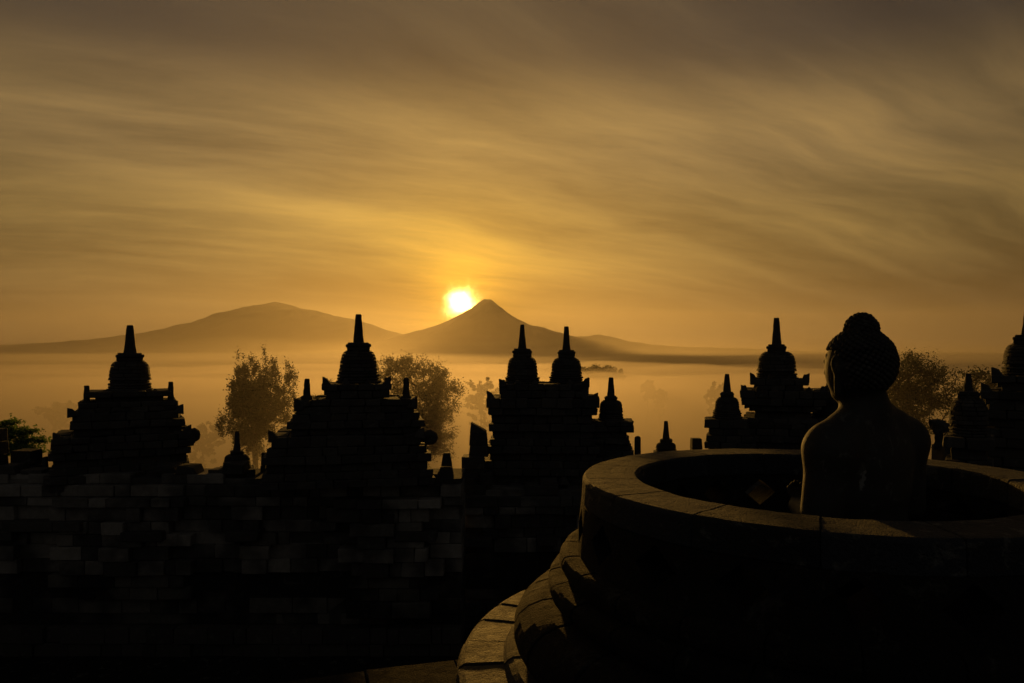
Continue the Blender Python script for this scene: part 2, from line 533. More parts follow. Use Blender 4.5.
o = mist_bank('mist', list(np.linspace(-240, 240, 60)), list(np.linspace(40, 192, 40)), veil_top, PLAIN - 1.7, volmat('veil_air', 0.0011, (1.0, 0.9, 0.76), 0.6))
tag(o, 'thin veil of mist drifting among the nearest trees', 'mist')
for k, (y0, y1, hh, amp, dn, sd, lb) in enumerate(((1205, 9000, -10, 20, 0.0006, 9.0, 'low rolling mist bank behind the near mist'), (2300, 14000, 8, 16, 0.00020, 14.0, 'wispy mist bank in the middle of the plain'),
                                                   (5000, 21000, 35, 40, 0.00009, 19.0, 'thin mist bank at the foot of the volcano'),
                                                   (8000, 24500, 130, 110, 0.00004, 24.0, 'faint mist climbing the lowest volcano slopes'), (9500, 25500, 290, 200, 0.000025, 29.0, 'uppermost faint mist drifting before the mountains'))):
    def far_top(x, y):
        t = (y - y0) / (y1 - y0)
        e = smooth01(t * 5) * smooth01((1 - t) * 5)
        return max(PLAIN + 4, PLAIN + 5 + (hh - PLAIN - 5) * e + amp * e * (fbm(x * 0.5, y, 0.0011 / (1 + k), 4, sd) + 0.5 * fbm(x * 0.7, y, 0.004 / (1 + k), 3, sd)))
    W_ = min(9000 + 7000 * k, 30000)
    xs = spaced([-W_, -W_ / 2, W_ / 2, W_], [14, 90, 14]); ys = list(np.linspace(y0, y1, 60))
    o = mist_bank('mist', xs, ys, far_top, PLAIN - 2.2 - 0.5 * k, volmat('far_mist_air', dn, ((0.46, 0.43, 0.43), (0.40, 0.38, 0.38), (0.40, 0.38, 0.38), (0.5, 0.48, 0.46), (0.5, 0.48, 0.46))[k], 0.65))
    tag(o, lb, 'mist')


# ------------------------------------------------------------------ temple structure under everything
STX, STY = 2.5022 * 0.8, 5.894 * 0.8      # centre of the open stupa
FLOOR = -2.32

bm = bmesh.new()
# our own round terrace: slabs up to a curved edge running behind the stupa
TC = Vector((6.0, -8.5)); TR = None
p1 = Vector((X(265, 0.8 * 6.45), 0.8 * 6.45)); p2 = Vector((X(458, 0.8 * 6.99), 0.8 * 6.99))
FL = Z(683, 1) ; _d = 2.32 / ((683 - HY) / F)
p1 = Vector((X(262, _d), _d)); _d = 2.32 / ((658.5 - HY) / F); p2 = Vector((X(458, _d), _d))
dirv = (p2 - p1).normalized(); nrm = Vector((-dirv.y, dirv.x))
TC = (p1 + p2) / 2 - nrm * 16.0; TR = 16.0
a_mid = math.atan2(nrm.y, nrm.x)
for ri, (r0, r1) in enumerate(((15.55, 16.0), (15.0, 15.55), (14.4, 15.0), (13.8, 14.4), (13.1, 13.8), (12.4, 13.1), (11.7, 12.4), (11.0, 11.7), (10.2, 11.0))):
    n = 150 if ri == 0 else 120
    for k in range(-32, 44):
        a0 = a_mid - k * 2 * math.pi / n + 0.011 * (ri % 2); a1 = a0 + 2 * math.pi / n - 0.0006
        zt = FLOOR + random.uniform(-0.008, 0.004); zb = FLOOR - 0.35
        P = lambda r, a, z: (TC.x + r * math.cos(a), TC.y + r * math.sin(a), z)
        hexa(bm, [P(r0 + 0.004, a0, zb), P(r1, a0, zb), P(r1, a1, zb), P(r0 + 0.004, a1, zb),
                  P(r0 + 0.004, a0, zt), P(r1, a0, zt), P(r1, a1, zt), P(r0 + 0.004, a1, zt)], 0.003)
o = link_bm('terrace_floor', bm, M_FLOOR, bevel=0.008); tag(o, kind='structure')
# retaining wall of the round terrace and the square terraces stepping down to the ground
bm = bmesh.new()
lathe(bm, (TC.x, TC.y), [(TR - 0.05, -6.6), (TR - 0.05, FLOOR - 0.34)], 160)
o = link_bm('terrace_core', bm, M_STONE); tag(o, kind='structure')
bm = bmesh.new()
for (hw, y1, z1, z0) in ((30, 18.6, -6.4, -9.5), (34, 23.0, -9.4, -13.5), (39, 28.0, -13.4, -18.5), (46, 34.0, -18.4, -27.0)):
    box(bm, -hw, hw + 4, -40, y1, z0, z1)
o = link_bm('stepped_terraces', bm, M_FLOOR); tag(o, kind='structure')


# ------------------------------------------------------------------ long balustrade wall facing us
def block_wall(name, label, x0, x1, y0, thick, zbot, ztop, seed, recess=()):
    random.seed(seed)
    root = empty(name, ((x0 + x1) / 2, y0, zbot)); tag(root, label, 'wall')
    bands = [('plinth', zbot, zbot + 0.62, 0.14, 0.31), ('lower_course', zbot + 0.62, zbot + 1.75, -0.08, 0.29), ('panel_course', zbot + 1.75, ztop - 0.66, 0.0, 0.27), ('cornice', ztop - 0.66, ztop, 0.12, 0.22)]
    for nm, a, b, outw, ch in bands:
        bm = bmesh.new()
        n = max(1, round((b - a) / ch))
        hs = [random.uniform(0.72, 1.3) for _ in range(n)]; zz = [a]
        for q in hs: zz.append(zz[-1] + q * (b - a) / sum(hs))
        for k in range(n):
            z0_, z1_ = zz[k], zz[k + 1]
            ow = outw + (0.05 * math.sin(k * 2.1) if nm != 'panel_course' else 0)
            if nm == 'cornice' and k == n - 1: ow -= 0.10
            x = x0
            while x < x1 - 0.05:
                L = random.choice((random.uniform(0.22, 0.42), random.uniform(0.4, 0.65), random.uniform(0.6, 0.95)))
                x2 = min(x + L, x1)
                if nm == 'cornice' and k == n - 1 and random.random() < 0.30:
                    x = x2; continue
                extra = 0
                for (ra, rb, rz0, rz1, ro) in recess:
                    if ra < (x + x2) / 2 < rb and rz0 < (z0_ + z1_) / 2 < rz1: extra = ro
                p = random.uniform(-0.03, 0.035) + ow + extra - (0.07 if random.random() < 0.07 else 0) + (0.13 if nm == 'panel_course' and ((x + x2) / 2 + 50) % 2.6 < 0.5 else 0)
                box(bm, x + 0.006, x2 - 0.006, y0 - p, y0 + thick * 0.5, z0_ + 0.005, z1_ - random.uniform(0.003, 0.012), 0.01)
                x = x2
        box(bm, x0 + 0.02, x1 - 0.02, y0 + 0.06, y0 + thick, a + 0.01, b - (0.10 if nm == 'cornice' else 0.0) - 0.012)
        link_bm(nm, bm, M_STONE if nm == 'plinth' else M_WALL_LOW if nm == 'lower_course' else M_WALL, root, bevel=0.014)  # plinth and lower course get darker stone as painted shade
    # loose coping stones and small antefixes left on the cornice, and a low step in front of it
    bm = bmesh.new()
    x = x0
    while x < x1 - 0.6:
        L = random.uniform(0.18, 0.6)
        if random.random() < 0.62:
            h = random.choice((0.08, 0.14, 0.2, 0.26)) * random.uniform(0.7, 1.2); yy = y0 + random.uniform(-0.02, 0.25)
            q = L * random.uniform(0.0, 0.3)
            hexa(bm, [(x, yy, ztop - 0.02), (x + L, yy, ztop - 0.02), (x + L, yy + 0.45, ztop - 0.02), (x, yy + 0.45, ztop - 0.02),
                      (x + q, yy, ztop + h), (x + L - q, yy, ztop + h * random.uniform(0.7, 1)), (x + L - q, yy + 0.4, ztop + h), (x + q, yy + 0.4, ztop + h)], 0.015)
        x += L + random.uniform(0.0, 0.2)
    link_bm('coping', bm, M_STONE, root, bevel=0.02)
    bm = bmesh.new()
    x = x0
    while x < x1 - 0.6:
        L = random.uniform(0.4, 0.9)
        zt_ = ztop - 0.95 + random.choice((0, 0, 0.18, -0.2))
        box(bm, x, x + L - 0.01, y0 - random.uniform(0.30, 0.42), y0 + 0.1, zt_ - 0.2, zt_, 0.012)
        x += L if random.random() < 0.8 else L * 2.5
    link_bm('string_course', bm, M_STONE, root, bevel=0.02)
    return root


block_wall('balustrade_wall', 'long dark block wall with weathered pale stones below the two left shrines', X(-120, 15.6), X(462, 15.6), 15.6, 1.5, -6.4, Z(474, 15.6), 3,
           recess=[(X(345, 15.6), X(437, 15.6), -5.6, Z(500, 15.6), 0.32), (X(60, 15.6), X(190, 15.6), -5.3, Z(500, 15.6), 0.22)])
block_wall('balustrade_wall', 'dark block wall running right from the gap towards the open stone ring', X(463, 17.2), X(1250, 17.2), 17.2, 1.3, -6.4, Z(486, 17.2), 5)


# ------------------------------------------------------------------ shrines crowned by bells
def edgeX(px, cx, D, hd):
    """local x of a silhouette edge of a shrine turned towards the top of the monument"""
    az = math.atan((cx - HX) / F)
    return X(cx, D) + (px - cx) / F * (D - hd / math.cos(az)) * math.cos(az)


TURN = []


def tier(root, name, D, cx, rows, hd, ch=0.17, bl=0.36, ante=False, jag=0.0, mat=None, push=0.02):
    """rows: (y_top, xl_top, xr_top, y_bot, xl_bot, xr_bot) in silhouette measures"""
    bm = bmesh.new()
    for (yt, xa, xb, yb, xc, xd) in rows:
        zt, zb = Z(yt, D), Z(yb, D)
        n = max(1, round((zt - zb) / ch))
        for k in range(n):
            f0, f1 = k / n, (k + 1) / n            # from the top down
            fm = (f0 + f1) / 2
            l = edgeX(xa + (xc - xa) * fm, cx, D, hd); r = edgeX(xb + (xd - xb) * fm, cx, D, hd)
            mo = (0.045, -0.05, 0.0, 0.07, -0.03, 0.03)[(k + int(yt)) % 6]
            l -= mo; r += mo
            course(bm, l, r, D - hd - mo, D + hd + mo, zt + (zb - zt) * f1, zt + (zb - zt) * f0, bl=bl, off=0.25 * (k % 2), push=push, j=0.02, drop=jag * (k == 0) * (not ante))
        l = edgeX(max(xa, xc), cx, D, hd) + 0.07; r = edgeX(min(xb, xd), cx, D, hd) - 0.07
        if r - l > 0.1:
            box(bm, l, r, D - hd + 0.08, D + hd - 0.08, zb + 0.004, zt - 0.03)
        if 'cornice' in name or 'lotus' in name:
            # upturned corner stones
            for sx in (-1, 1):
                ex = edgeX(xa if sx < 0 else xb, cx, D, hd) - sx * 0.02
                h = random.uniform(0.12, 0.20); wd = 0.16
                hexa(bm, [(ex - sx * wd, D - hd, zt - 0.05), (ex + sx * 0.05, D - hd, zt - 0.09), (ex + sx * 0.05, D - hd + 0.25, zt - 0.09), (ex - sx * wd, D - hd + 0.25, zt - 0.05),
                          (ex - sx * 0.05, D - hd + 0.03, zt + h * 0.7), (ex + sx * 0.055, D - hd + 0.03, zt + h), (ex + sx * 0.055, D - hd + 0.2, zt + h), (ex - sx * 0.05, D - hd + 0.2, zt + h * 0.7)], 0.014)
        if ante:
            # little upright leaf-shaped stones on the cornice edge
            l = edgeX(xa, cx, D, hd); r = edgeX(xb, cx, D, hd)
            n = max(2, round((r - l) / 0.42))
            for k in range(n + 1):
                if random.random() < 0.3: continue
                x = l + (r - l) * k / n
                h = random.uniform(0.07, 0.14); wd = random.uniform(0.06, 0.10)
                for yy in (D - hd + 0.10,):
                    x_ = min(max(x, l + wd), r - wd)
                    hexa(bm, [(x_ - wd, yy - 0.06, zt - 0.01), (x_ + wd, yy - 0.06, zt - 0.01), (x_ + wd, yy + 0.06, zt - 0.01), (x_ - wd, yy + 0.06, zt - 0.01),
                              (x_ - wd * 0.3, yy - 0.04, zt + h), (x_ + wd * 0.3, yy - 0.04, zt + h), (x_ + wd * 0.3, yy + 0.04, zt + h), (x_ - wd * 0.3, yy + 0.04, zt + h)], 0.012)
    return link_bm(name, bm, mat or M_STONE, root, bevel=0.016)


def spire(bm, c, z0, z1, r0, r1, jit=0.006):
    prof = []
    n = 7
    for k in range(n + 1):
        f = k / n
        prof.append((r0 + (r1 - r0) * f ** 0.9, z0 + (z1 - z0) * f))
    prof.append((r1 * 0.82, z1 + r1 * 0.25))
    lathe(bm, c, prof, 8, jit, R(22.5))


def bell(root, D, cx, ys, hws, flange=True, parent_name='bell', nb=9):
    """ys = spire top, spire foot, cap foot, bell foot, flange foot ; hws = half widths: spire top, spire foot, cap, bell, flange"""
    x = X(cx, D); s = D / F
    zt, zs, zc, zb, zf = [Z(y, D) for y in ys]
    rt, rs, rc, rb, rf = [h * s for h in hws]
    bm = bmesh.new()
    H = zc - zb
    shape = [(1.06, 0.0), (1.0, 0.16), (0.985, 0.34), (0.965, 0.52), (0.93, 0.68), (0.86, 0.82), (0.74, 0.93), (0.60, 1.0)]
    for (a, fa), (b, fb) in zip(shape[:-1], shape[1:]):
        if a < 0.3: continue
        prof = [(rb * a * 0.6, zb + H * fa), (rb * a, zb + H * fa + 0.003), (rb * b, zb + H * fb - 0.003), (rb * b * 0.6, zb + H * fb)]
        ring_blocks(bm, (x, D), prof, nb, off=random.random() * 6, gap=0.003, seg=4, jr=0.006, jz=0.002)
    lathe(bm, (x, D), [(rb * 0.9, zb), (rb * 0.85, zb + H * 0.55), (rb * 0.7, zb + H * 0.85), (rb * 0.5, zc)], 20)
    b = link_bm(parent_name, bm, M_BELL, root, bevel=0.012, origin=(x, D, zb))
    bm = bmesh.new()
    n = 4
    for k in range(n):
        f = k / n
        rr = rf * (1.0 - 0.05 * (k % 2) - 0.03 * k)
        z0_, z1_ = zf + (zb - zf) * f, zf + (zb - zf) * (k + 1) / n
        ring_blocks(bm, (x, D), [(rr * 0.5, z0_), (rr * 0.97, z0_ + 0.004), (rr, (z0_ + z1_) / 2), (rr * 0.97, z1_ - 0.004), (rr * 0.5, z1_)], nb, off=random.random() * 6, gap=0.004, seg=4, jr=0.009, jz=0.002)
    lathe(bm, (x, D), [(rf * 0.8, zf), (rf * 0.75, zb)], 16)
    link_bm('lotus_base', bm, M_BELL, root, bevel=0.01)
    bm = bmesh.new()
    hc = zs - zc
    for k, (a, f0, f1) in enumerate(((0.94, 0.0, 0.42), (1.03, 0.42, 0.78), (0.86, 0.78, 1.0))):
        box(bm, x - rc * a, x + rc * a, D - rc * a, D + rc * a, zc - 0.01 + hc * f0, zc + hc * f1, 0.012)
    link_bm('harmika', bm, M_BELL, b, bevel=0.02)
    bm = bmesh.new()
    spire(bm, (x, D), zs - 0.02, zt, rs, rt)
    link_bm('spire', bm, M_BELL, b, bevel=0.006)
    return b


def pinnacle(root, D, cx, yt, yb, wt, wb, dy=0.0, name='pinnacle'):
    bm = bmesh.new()
    x = edgeX(cx, (root.location.x / root.location.y) * F + HX, D, -dy); s = (D + dy) / F
    spire(bm, (x, D + dy), Z(yb, D + dy), Z(yt, D + dy), wb * s, wt * s, 0.008)
    r = wb * s * 1.25; zb = Z(yb, D + dy)
    box(bm, x - r, x + r, D + dy - r, D + dy + r, zb - 0.06, zb + 0.06, 0.01)
    return link_bm(name, bm, M_BELL, root, bevel=0.008)


def spout(root, px, py, D, r, side):
    """carved scroll-nosed water spout jutting sideways"""
    bm = bmesh.new()
    cxr = root.location.x / root.location.y * F + HX
    x, z = root.location.x + (px - cxr) / F * D * math.cos(math.atan((cxr - HX) / F)), Z(py, D); s = D / F; r = r * s
    path = []
    for k in range(15):
        t = k / 14
        if t < 0.4:
            path.append((x - side * r * (2.6 - t * 5.0), z + r * 0.10, r * 0.80))
        else:
            a = R(80 - (t - 0.4) / 0.6 * 260)
            rr = r * (0.55 - 0.25 * (t - 0.4))
            path.append((x + side * (rr * math.cos(a)) - side * r * 0.15, z + rr * math.sin(a) - r * 0.1, r * (0.72 - 0.42 * (t - 0.4))))
    prev = None
    for k, (a, b, c) in enumerate(path):
        q = path[min(k + 1, len(path) - 1)]; p0 = path[max(k - 1, 0)]
        d = Vector((q[0] - p0[0], 0, q[1] - p0[1])).normalized(); up = Vector((-d.z, 0, d.x))
        ring = [bm.verts.new(Vector((a, D, b)) + up * c * math.cos(2 * math.pi * m / 12) * 0.8 + Vector((0, 1, 0)) * c * 0.8 * math.sin(2 * math.pi * m / 12)) for m in range(12)]
        if prev:
            for m in range(12): bm.faces.new((prev[m], prev[(m + 1) % 12], ring[(m + 1) % 12], ring[m]))
        else: bm.faces.new(ring)
        prev = ring
    bm.faces.new(list(reversed(prev)))
    roughen(bm, 0.02, 6.0, 3)
    return link_bm('water_spout', bm, M_BELL, root, smooth=True)


def shrine(D, cx, label, ybase, group='stone shrines crowned by bell shaped stupas'):
    root = empty('shrine', (X(cx, D), D, Z(ybase, D))); TURN.append(root)
    return tag(root, label, 'shrine', group)


# --- left shrine
random.seed(21)
D1 = 17.0; c = 130.0
r1 = shrine(D1, c, 'square tiered shrine at far left with thin posts at its upper corners', 474)
bell(r1, D1, c, (326, 353, 360, 380, 391), (3.2, 6.4, 12.5, 18.6, 21.0))
tier(r1, 'parapet', D1, c, [(390.0, 88, 171, 395.5, 88, 171)], 0.72, bl=0.5)
tier(r1, 'platform', D1, c, [(395.7, 97, 163, 404, 97, 163)], 0.62)
tier(r1, 'platform_base', D1, c, [(399.8, 83, 176, 405, 82, 177)], 0.80)
pinnacle(r1, D1, 87.5, 385.5, 403, 2.4, 3.5, -0.45); pinnacle(r1, D1, 172, 383, 403, 2.4, 3.6, -0.45)
tier(r1, 'roof_tier', D1, c, [(404.5, 79, 181, 409.5, 78, 182)], 0.88)
tier(r1, 'cornice', D1, c, [(409, 70, 184.5, 417, 71, 184.5)], 0.98, jag=0.1)
tier(r1, 'body', D1, c, [(417.2, 75, 183, 431, 72, 187)], 0.93)
tier(r1, 'lower_cornice', D1, c, [(431, 56, 193, 437, 54, 197), (437.2, 54.5, 197, 444, 56, 195)], 1.12, jag=0.08)
tier(r1, 'base', D1, c, [(444.2, 53, 192, 480, 48, 194)], 1.08)
spout(r1, 197, 438.5, D1 - 0.9, 7.5, 1)

# --- second shrine
D2 = 16.0; c = 358.5
r2 = shrine(D2, c, 'tallest tiered shrine in front of the round crowned tree, scroll spout on its right', 470)
bell(r2, D2, c, (315, 342.5, 350, 371, 383), (3.1, 5.8, 11.8, 18.2, 22.6))
tier(r2, 'lotus_tier', D2, c, [(383, 324, 390, 389, 322, 391), (389.2, 326, 388, 396.5, 330, 388)], 0.78, ante=True, jag=0.12)
tier(r2, 'roof_tier', D2, c, [(396.8, 299, 415, 403, 298, 417)], 0.95)
pinnacle(r2, D2, 307.7, 379, 398, 2.6, 4.2, -0.5); pinnacle(r2, D2, 407, 379, 399, 2.6, 4.2, -0.5)
tier(r2, 'cornice', D2, c, [(403, 296, 417, 410, 293, 420)], 1.02, jag=0.06)
tier(r2, 'body', D2, c, [(410.2, 294, 420, 430, 290, 425)], 1.0)
tier(r2, 'lower_cornice', D2, c, [(430, 271, 424, 440, 270, 426)], 1.2, jag=0.05)
tier(r2, 'base', D2, c, [(440.2, 269, 427, 478, 264, 436)], 1.18)
spout(r2, 432.5, 439, D2 - 0.9, 8.5, 1)

# --- twin shrine
random.seed(25)
D3 = 19.0; c = 543.0
r3 = shrine(D3, c, 'twin shrine carrying two bells side by side, just right of the volcano', 486)
bell(r3, D3, 522.3, (325, 348.6, 356.5, 375, 383), (2.1, 4.6, 9.4, 15.2, 18.6))
bell(r3, D3, 566.3, (327, 350, 357.5, 374, 383), (2.3, 4.6, 8.6, 15.0, 18.2))
tier(r3, 'lotus_tier', D3, c, [(382.5, 500, 588, 389, 497, 590), (389.2, 500, 588, 395.5, 503, 587)], 0.95, ante=True, jag=0.1)
tier(r3, 'cornice', D3, c, [(395.7, 488, 597, 405, 487, 599)], 1.15, ante=False, jag=0.08)
tier(r3, 'body', D3, c, [(405.2, 490, 595, 412, 492, 594), (412.2, 491, 592, 420, 489, 594)], 1.05)
tier(r3, 'base', D3, c, [(420.2, 491, 593, 455, 488, 598), (455.2, 480, 602, 490, 478, 604)], 1.08)
spout(r3, 595, 399, D3 - 1.0, 5.0, 1)

# --- right shrine
random.seed(29)
D5 = 20.0; c = 776.5
r5 = shrine(D5, c, 'broad shrine with jagged eaves left of the seated statue', 460)
bell(r5, D5, 776.6, (318.5, 344.5, 351.5, 371, 379), (2.8, 5.2, 9.2, 18.2, 20.8))
tier(r5, 'lotus_tier', D5, c, [(378.5, 751, 808, 384, 752, 806), (384.2, 756, 800, 389, 754, 802)], 0.82, ante=True, jag=0.15)
tier(r5, 'cornice', D5, c, [(389, 741, 826, 396, 739, 829), (396.2, 742, 825, 403, 744, 822), (403.2, 745, 820, 409, 748, 818)], 1.12, ante=True, jag=0.12)
tier(r5, 'body', D5, c, [(409.2, 752, 812, 416, 752, 813)], 0.98)
tier(r5, 'base', D5, c, [(415, 741, 834, 425, 739, 836), (425.2, 742, 834, 470, 734, 850)], 1.15)

# --- shrine at the right edge
random.seed(33)
D6 = 14.0; c = 1028.0
r6 = shrine(D6, c, 'shrine cut off by the right edge with broken eaves', 480)
bell(r6, D6, c, (311, 335, 343, 364, 375), (3.4, 6.2, 12.5, 21, 24))
tier(r6, 'lotus_tier', D6, c, [(375, 992, 1066, 382, 995, 1062), (382.2, 998, 1060, 390, 999, 1060)], 0.75, ante=False, jag=0.12)
tier(r6, 'cornice', D6, c, [(390, 980, 1092, 398, 981, 1090), (398.2, 985, 1088, 408, 988, 1086)], 0.92, jag=0.12)
tier(r6, 'body', D6, c, [(408.2, 984, 1088, 425, 980, 1090)], 0.88)
tier(r6, 'base', D6, c, [(425.2, 976, 1096, 500, 968, 1104)], 0.98)


# ------------------------------------------------------------------ small stupas and posts on the balustrades
def small_stupa(D, cx, ys, hws, label, ybase, base_rows, hd, group='small stone stupas between the shrines'):
    root = empty('small_stupa', (X(cx, D), D, Z(ybase, D))); TURN.append(root); tag(root, label, 'stupa', group)
    bell(root, D, cx, ys, hws, nb=8)
    if base_rows: tier(root, 'base', D, cx, base_rows, hd, jag=0.05)
    return root


random.seed(41)
small_stupa(16.2, 237.0, (431.5, 450.5, 454, 463, 468), (2.1, 4.0, 6.4, 12.5, 14.5), 'little stupa with a plain spire between the two left shrines', 478, [(467.5, 222, 253, 478, 220, 255)], 0.38)
small_stupa(18.6, 611.0, (378, 396, 400, 412, 420), (2.4, 4.2, 6.4, 11.6, 13.4), 'stupa on a tall pedestal against the right flank of the twin shrine', 478,
            [(419.5, 592, 632, 430, 591, 632), (430.2, 590, 628, 442, 590, 628), (442.2, 588, 632, 486, 586, 634)], 0.5)
small_stupa(24.0, 666.0, (421.5, 439, 442.5, 448, 452), (2.0, 3.9, 6.0, 9.8, 11.0), 'tiny lone stupa showing just above the far side of the stone ring', 478, [(451.5, 652, 680, 462, 650, 682)], 0.45)
small_stupa(19.0, 727.0, (374.5, 392, 397, 410, 418), (2.3, 4.4, 6.6, 11.8, 15.2), 'stupa with flaring eaves snug against the left flank of the broad shrine', 460,
            [(418, 703, 748, 427, 702, 750), (427.2, 706, 752, 480, 708, 754)], 0.5)
small_stupa(19.5, 829.5, (380, 395, 399, 411, 418), (2.6, 4.8, 7.5, 14.0, 17.0), 'stupa half hidden behind the statue face', 460, [(417.5, 810, 854, 480, 808, 856)], 0.5)
small_stupa(11.0, 968.5, (374, 391, 398, 424, 436), (2.6, 4.8, 9.5, 17.0, 18.5), 'dark round shouldered stupa before the right edge shrine', 480, [(435.5, 948, 989, 480, 946, 991)], 0.34)


for o in TURN:
    o.rotation_euler = (0, 0, -math.atan(o.location.x / o.location.y))


def post(D, cx, yt, yb, wt, wb, label, slant=0.0, round_top=False):
    bm = bmesh.new()
    s = D / F; x = X(cx, D)
    z0, z1 = Z(yb, D), Z(yt, D)
    if round_top:
        r = wb * s
        lathe(bm, (x, D), [(r * 1.15, z0), (r * 1.1, z0 + 0.1), (r, z0 + 0.12), (r * 0.98, z1 - r * 1.0), (r * 0.85, z1 - r * 0.4), (r * 0.5, z1 - r * 0.08), (r * 0.1, z1)], 14, 0.01)
        o = link_bm('stone_post', bm, M_BELL, smooth=False, bevel=0.01, origin=(x, D, z0))
    else:
        n = max(2, round((z1 - z0) / 0.28))
        for k in range(n):
            f0, f1 = k / n, (k + 1) / n
            w0 = (wb + (wt - wb) * f0) * s; w1 = (wb + (wt - wb) * f1) * s
            sl = slant * s if k == n - 1 else 0
            j = random.uniform(-0.015, 0.015)
            hexa(bm, [(x - w0 + j, D - w0, z0 + (z1 - z0) * f0), (x + w0 + j, D - w0, z0 + (z1 - z0) * f0), (x + w0 + j, D + w0, z0 + (z1 - z0) * f0), (x - w0 + j, D + w0, z0 + (z1 - z0) * f0),
                      (x - w1 + j, D - w1, z0 + (z1 - z0) * f1 - 0.006), (x + w1 + j, D - w1, z0 + (z1 - z0) * f1 - 0.006 - sl), (x + w1 + j, D + w1, z0 + (z1 - z0) * f1 - 0.006 - sl), (x - w1 + j, D + w1, z0 + (z1 - z0) * f1 - 0.006)], 0.01)
        o = link_bm('stone_post', bm, M_BELL, bevel=0.015, origin=(x, D, z0))
    return tag(o, label, 'stone post', 'short stone posts along the balustrade')


random.seed(43)
post(16.6, 264, 452, 478, 2.2, 2.8, 'slim stub of stone at the left foot of the tallest shrine')
post(15.9, 446, 452.5, 479, 3.4, 7.6, 'tapering stone cone just right of the tallest shrine')
post(17.9, 479, 421.5, 456, 7.5, 9.5, 'broken leaning pillar with a slanted top left of the twin shrine', slant=9)
post(17.7, 474, 455.5, 492, 11, 12, 'squat block under the broken pillar left of the twin shrine')
post(21.0, 637.6, 436, 470, 2.6, 3.4, 'rounded finger of stone between the pedestal stupa and the tiny lone stupa', round_top=True)
post(22.0, 696.3, 438, 470, 4.8, 5.8, 'flat topped stump left of the flaring stupa')
post(16.4, 27, 449.5, 480, 9.5, 10.5, 'wide square block at the far left below the green tree')
post(16.2, 44.5, 456.5, 480, 2.0, 2.6, 'smallest stub beside the left shrine foot')
post(15.8, -2, 428, 480, 5.5, 7.5, 'tall dark stone cut by the left edge of the picture')

# carved guardian head jutting beside the dark stupa on the right
bm = bmesh.new()
Dg = 12.2
pts = [((945, 446), 11, 6), ((946, 438), 9.5, 5.5), ((943, 431), 8.5, 5), ((940, 426), 8, 4.6), ((936.5, 422.5), 6.2, 4), ((934, 420), 4, 3)]
prev = None
bmv = []
for (p, ww, hh) in pts:
    x, z, s = X(p[0], Dg), Z(p[1], Dg), Dg / F
    ring = []
    for m in range(12):
        a = 2 * math.pi * m / 12
        rr = 1 + 0.18 * math.sin(3 * a + p[1])
        ring.append(bm.verts.new((x + ww * s * rr * math.cos(a), Dg + ww * s * 0.9 * math.sin(a), z + 0.35 * ww * s * math.cos(a))))
    if prev:
        for m in range(12): bm.faces.new((prev[m], prev[(m + 1) % 12], ring[(m + 1) % 12], ring[m]))
    else: bm.faces.new(list(reversed(ring)))
    prev = ring
bm.faces.new(prev)
box(bm, X(938, Dg), X(962, Dg), Dg - 0.2, Dg + 0.2, Z(520, Dg), Z(445, Dg), 0.02)
bmesh.ops.subdivide_edges(bm, edges=bm.edges, cuts=1, use_grid_fill=True)
roughen(bm, 0.03, 7.0, 5)
o = link_bm('carved_bracket', bm, M_STONE, origin=(X(945, Dg), Dg, Z(480, Dg)))
tag(o, 'carved reddish bracket jutting left beside the dark round shouldered stupa', 'stone carving')

# ------------------------------------------------------------------ the open stupa in front
random.seed(51)
root = empty('open_stupa', (STX, STY, FLOOR)); tag(root, 'large open stone ring of a roofless stupa around the seated statue', 'stupa')
C2 = (STX, STY)
RIM = -0.80


def cut(o, cutter_bm):
    cm = bpy.data.meshes.new('cut'); cutter_bm.to_mesh(cm); cutter_bm.free()
    co = bpy.data.objects.new('cut', cm); COL.objects.link(co)
    md = o.modifiers.new('b', 'BOOLEAN'); md.operation = 'DIFFERENCE'; md.object = co; md.solver = 'EXACT'
    bpy.context.view_layer.update()
    dg = bpy.context.evaluated_depsgraph_get()
    me = bpy.data.meshes.new_from_object(o.evaluated_get(dg))
    o.modifiers.remove(md); o.data = me
    bpy.data.objects.remove(co)


# wall: solid annulus with 20 lozenge openings
bm = bmesh.new()
N = 240
prof = [(1.18, -1.42), (1.578, -1.30), (1.562, -1.10), (1.548, -0.965), (1.18, -0.965)]
rings = []
for k in range(N):
    a = 2 * math.pi * k / N
    rings.append([bm.verts.new((r * math.cos(a), r * math.sin(a), z)) for r, z in prof])
for k in range(N):
    A, B = rings[k], rings[(k + 1) % N]
    for q in range(len(prof)):
        bm.faces.new((A[q], A[(q + 1) % len(prof)], B[(q + 1) % len(prof)], B[q]))
bmesh.ops.recalc_face_normals(bm, faces=bm.faces)
me = bpy.data.meshes.new('wall_course'); bm.to_mesh(me); bm.free(); me.materials.append(M_MOULD)
wall = bpy.data.objects.new('wall_course', me); COL.objects.link(wall)
bm = bmesh.new()
for k in range(20):
    a = R(90 + 18 * k); u = Vector((math.cos(a), math.sin(a), 0)); v = Vector((-math.sin(a), math.cos(a), 0))
    vs = []
    for rr, sc in ((1.05, 0.95), (1.75, 1.18)):
        for (p, q) in ((-0.125, 0), (0, -0.105), (0.125, 0), (0, 0.105)):
            vs.append(bm.verts.new(u * rr + v * p * sc + Vector((0, 0, -1.105 + q * sc))))
    for f in ((0, 1, 2, 3), (7, 6, 5, 4), (0, 4, 5, 1), (1, 5, 6, 2), (2, 6, 7, 3), (3, 7, 4, 0)):
        bm.faces.new([vs[i] for i in f])
bmesh.ops.recalc_face_normals(bm, faces=bm.faces)
cut(wall, bm)
wall.parent = root; wall.location = (0, 0, -FLOOR)

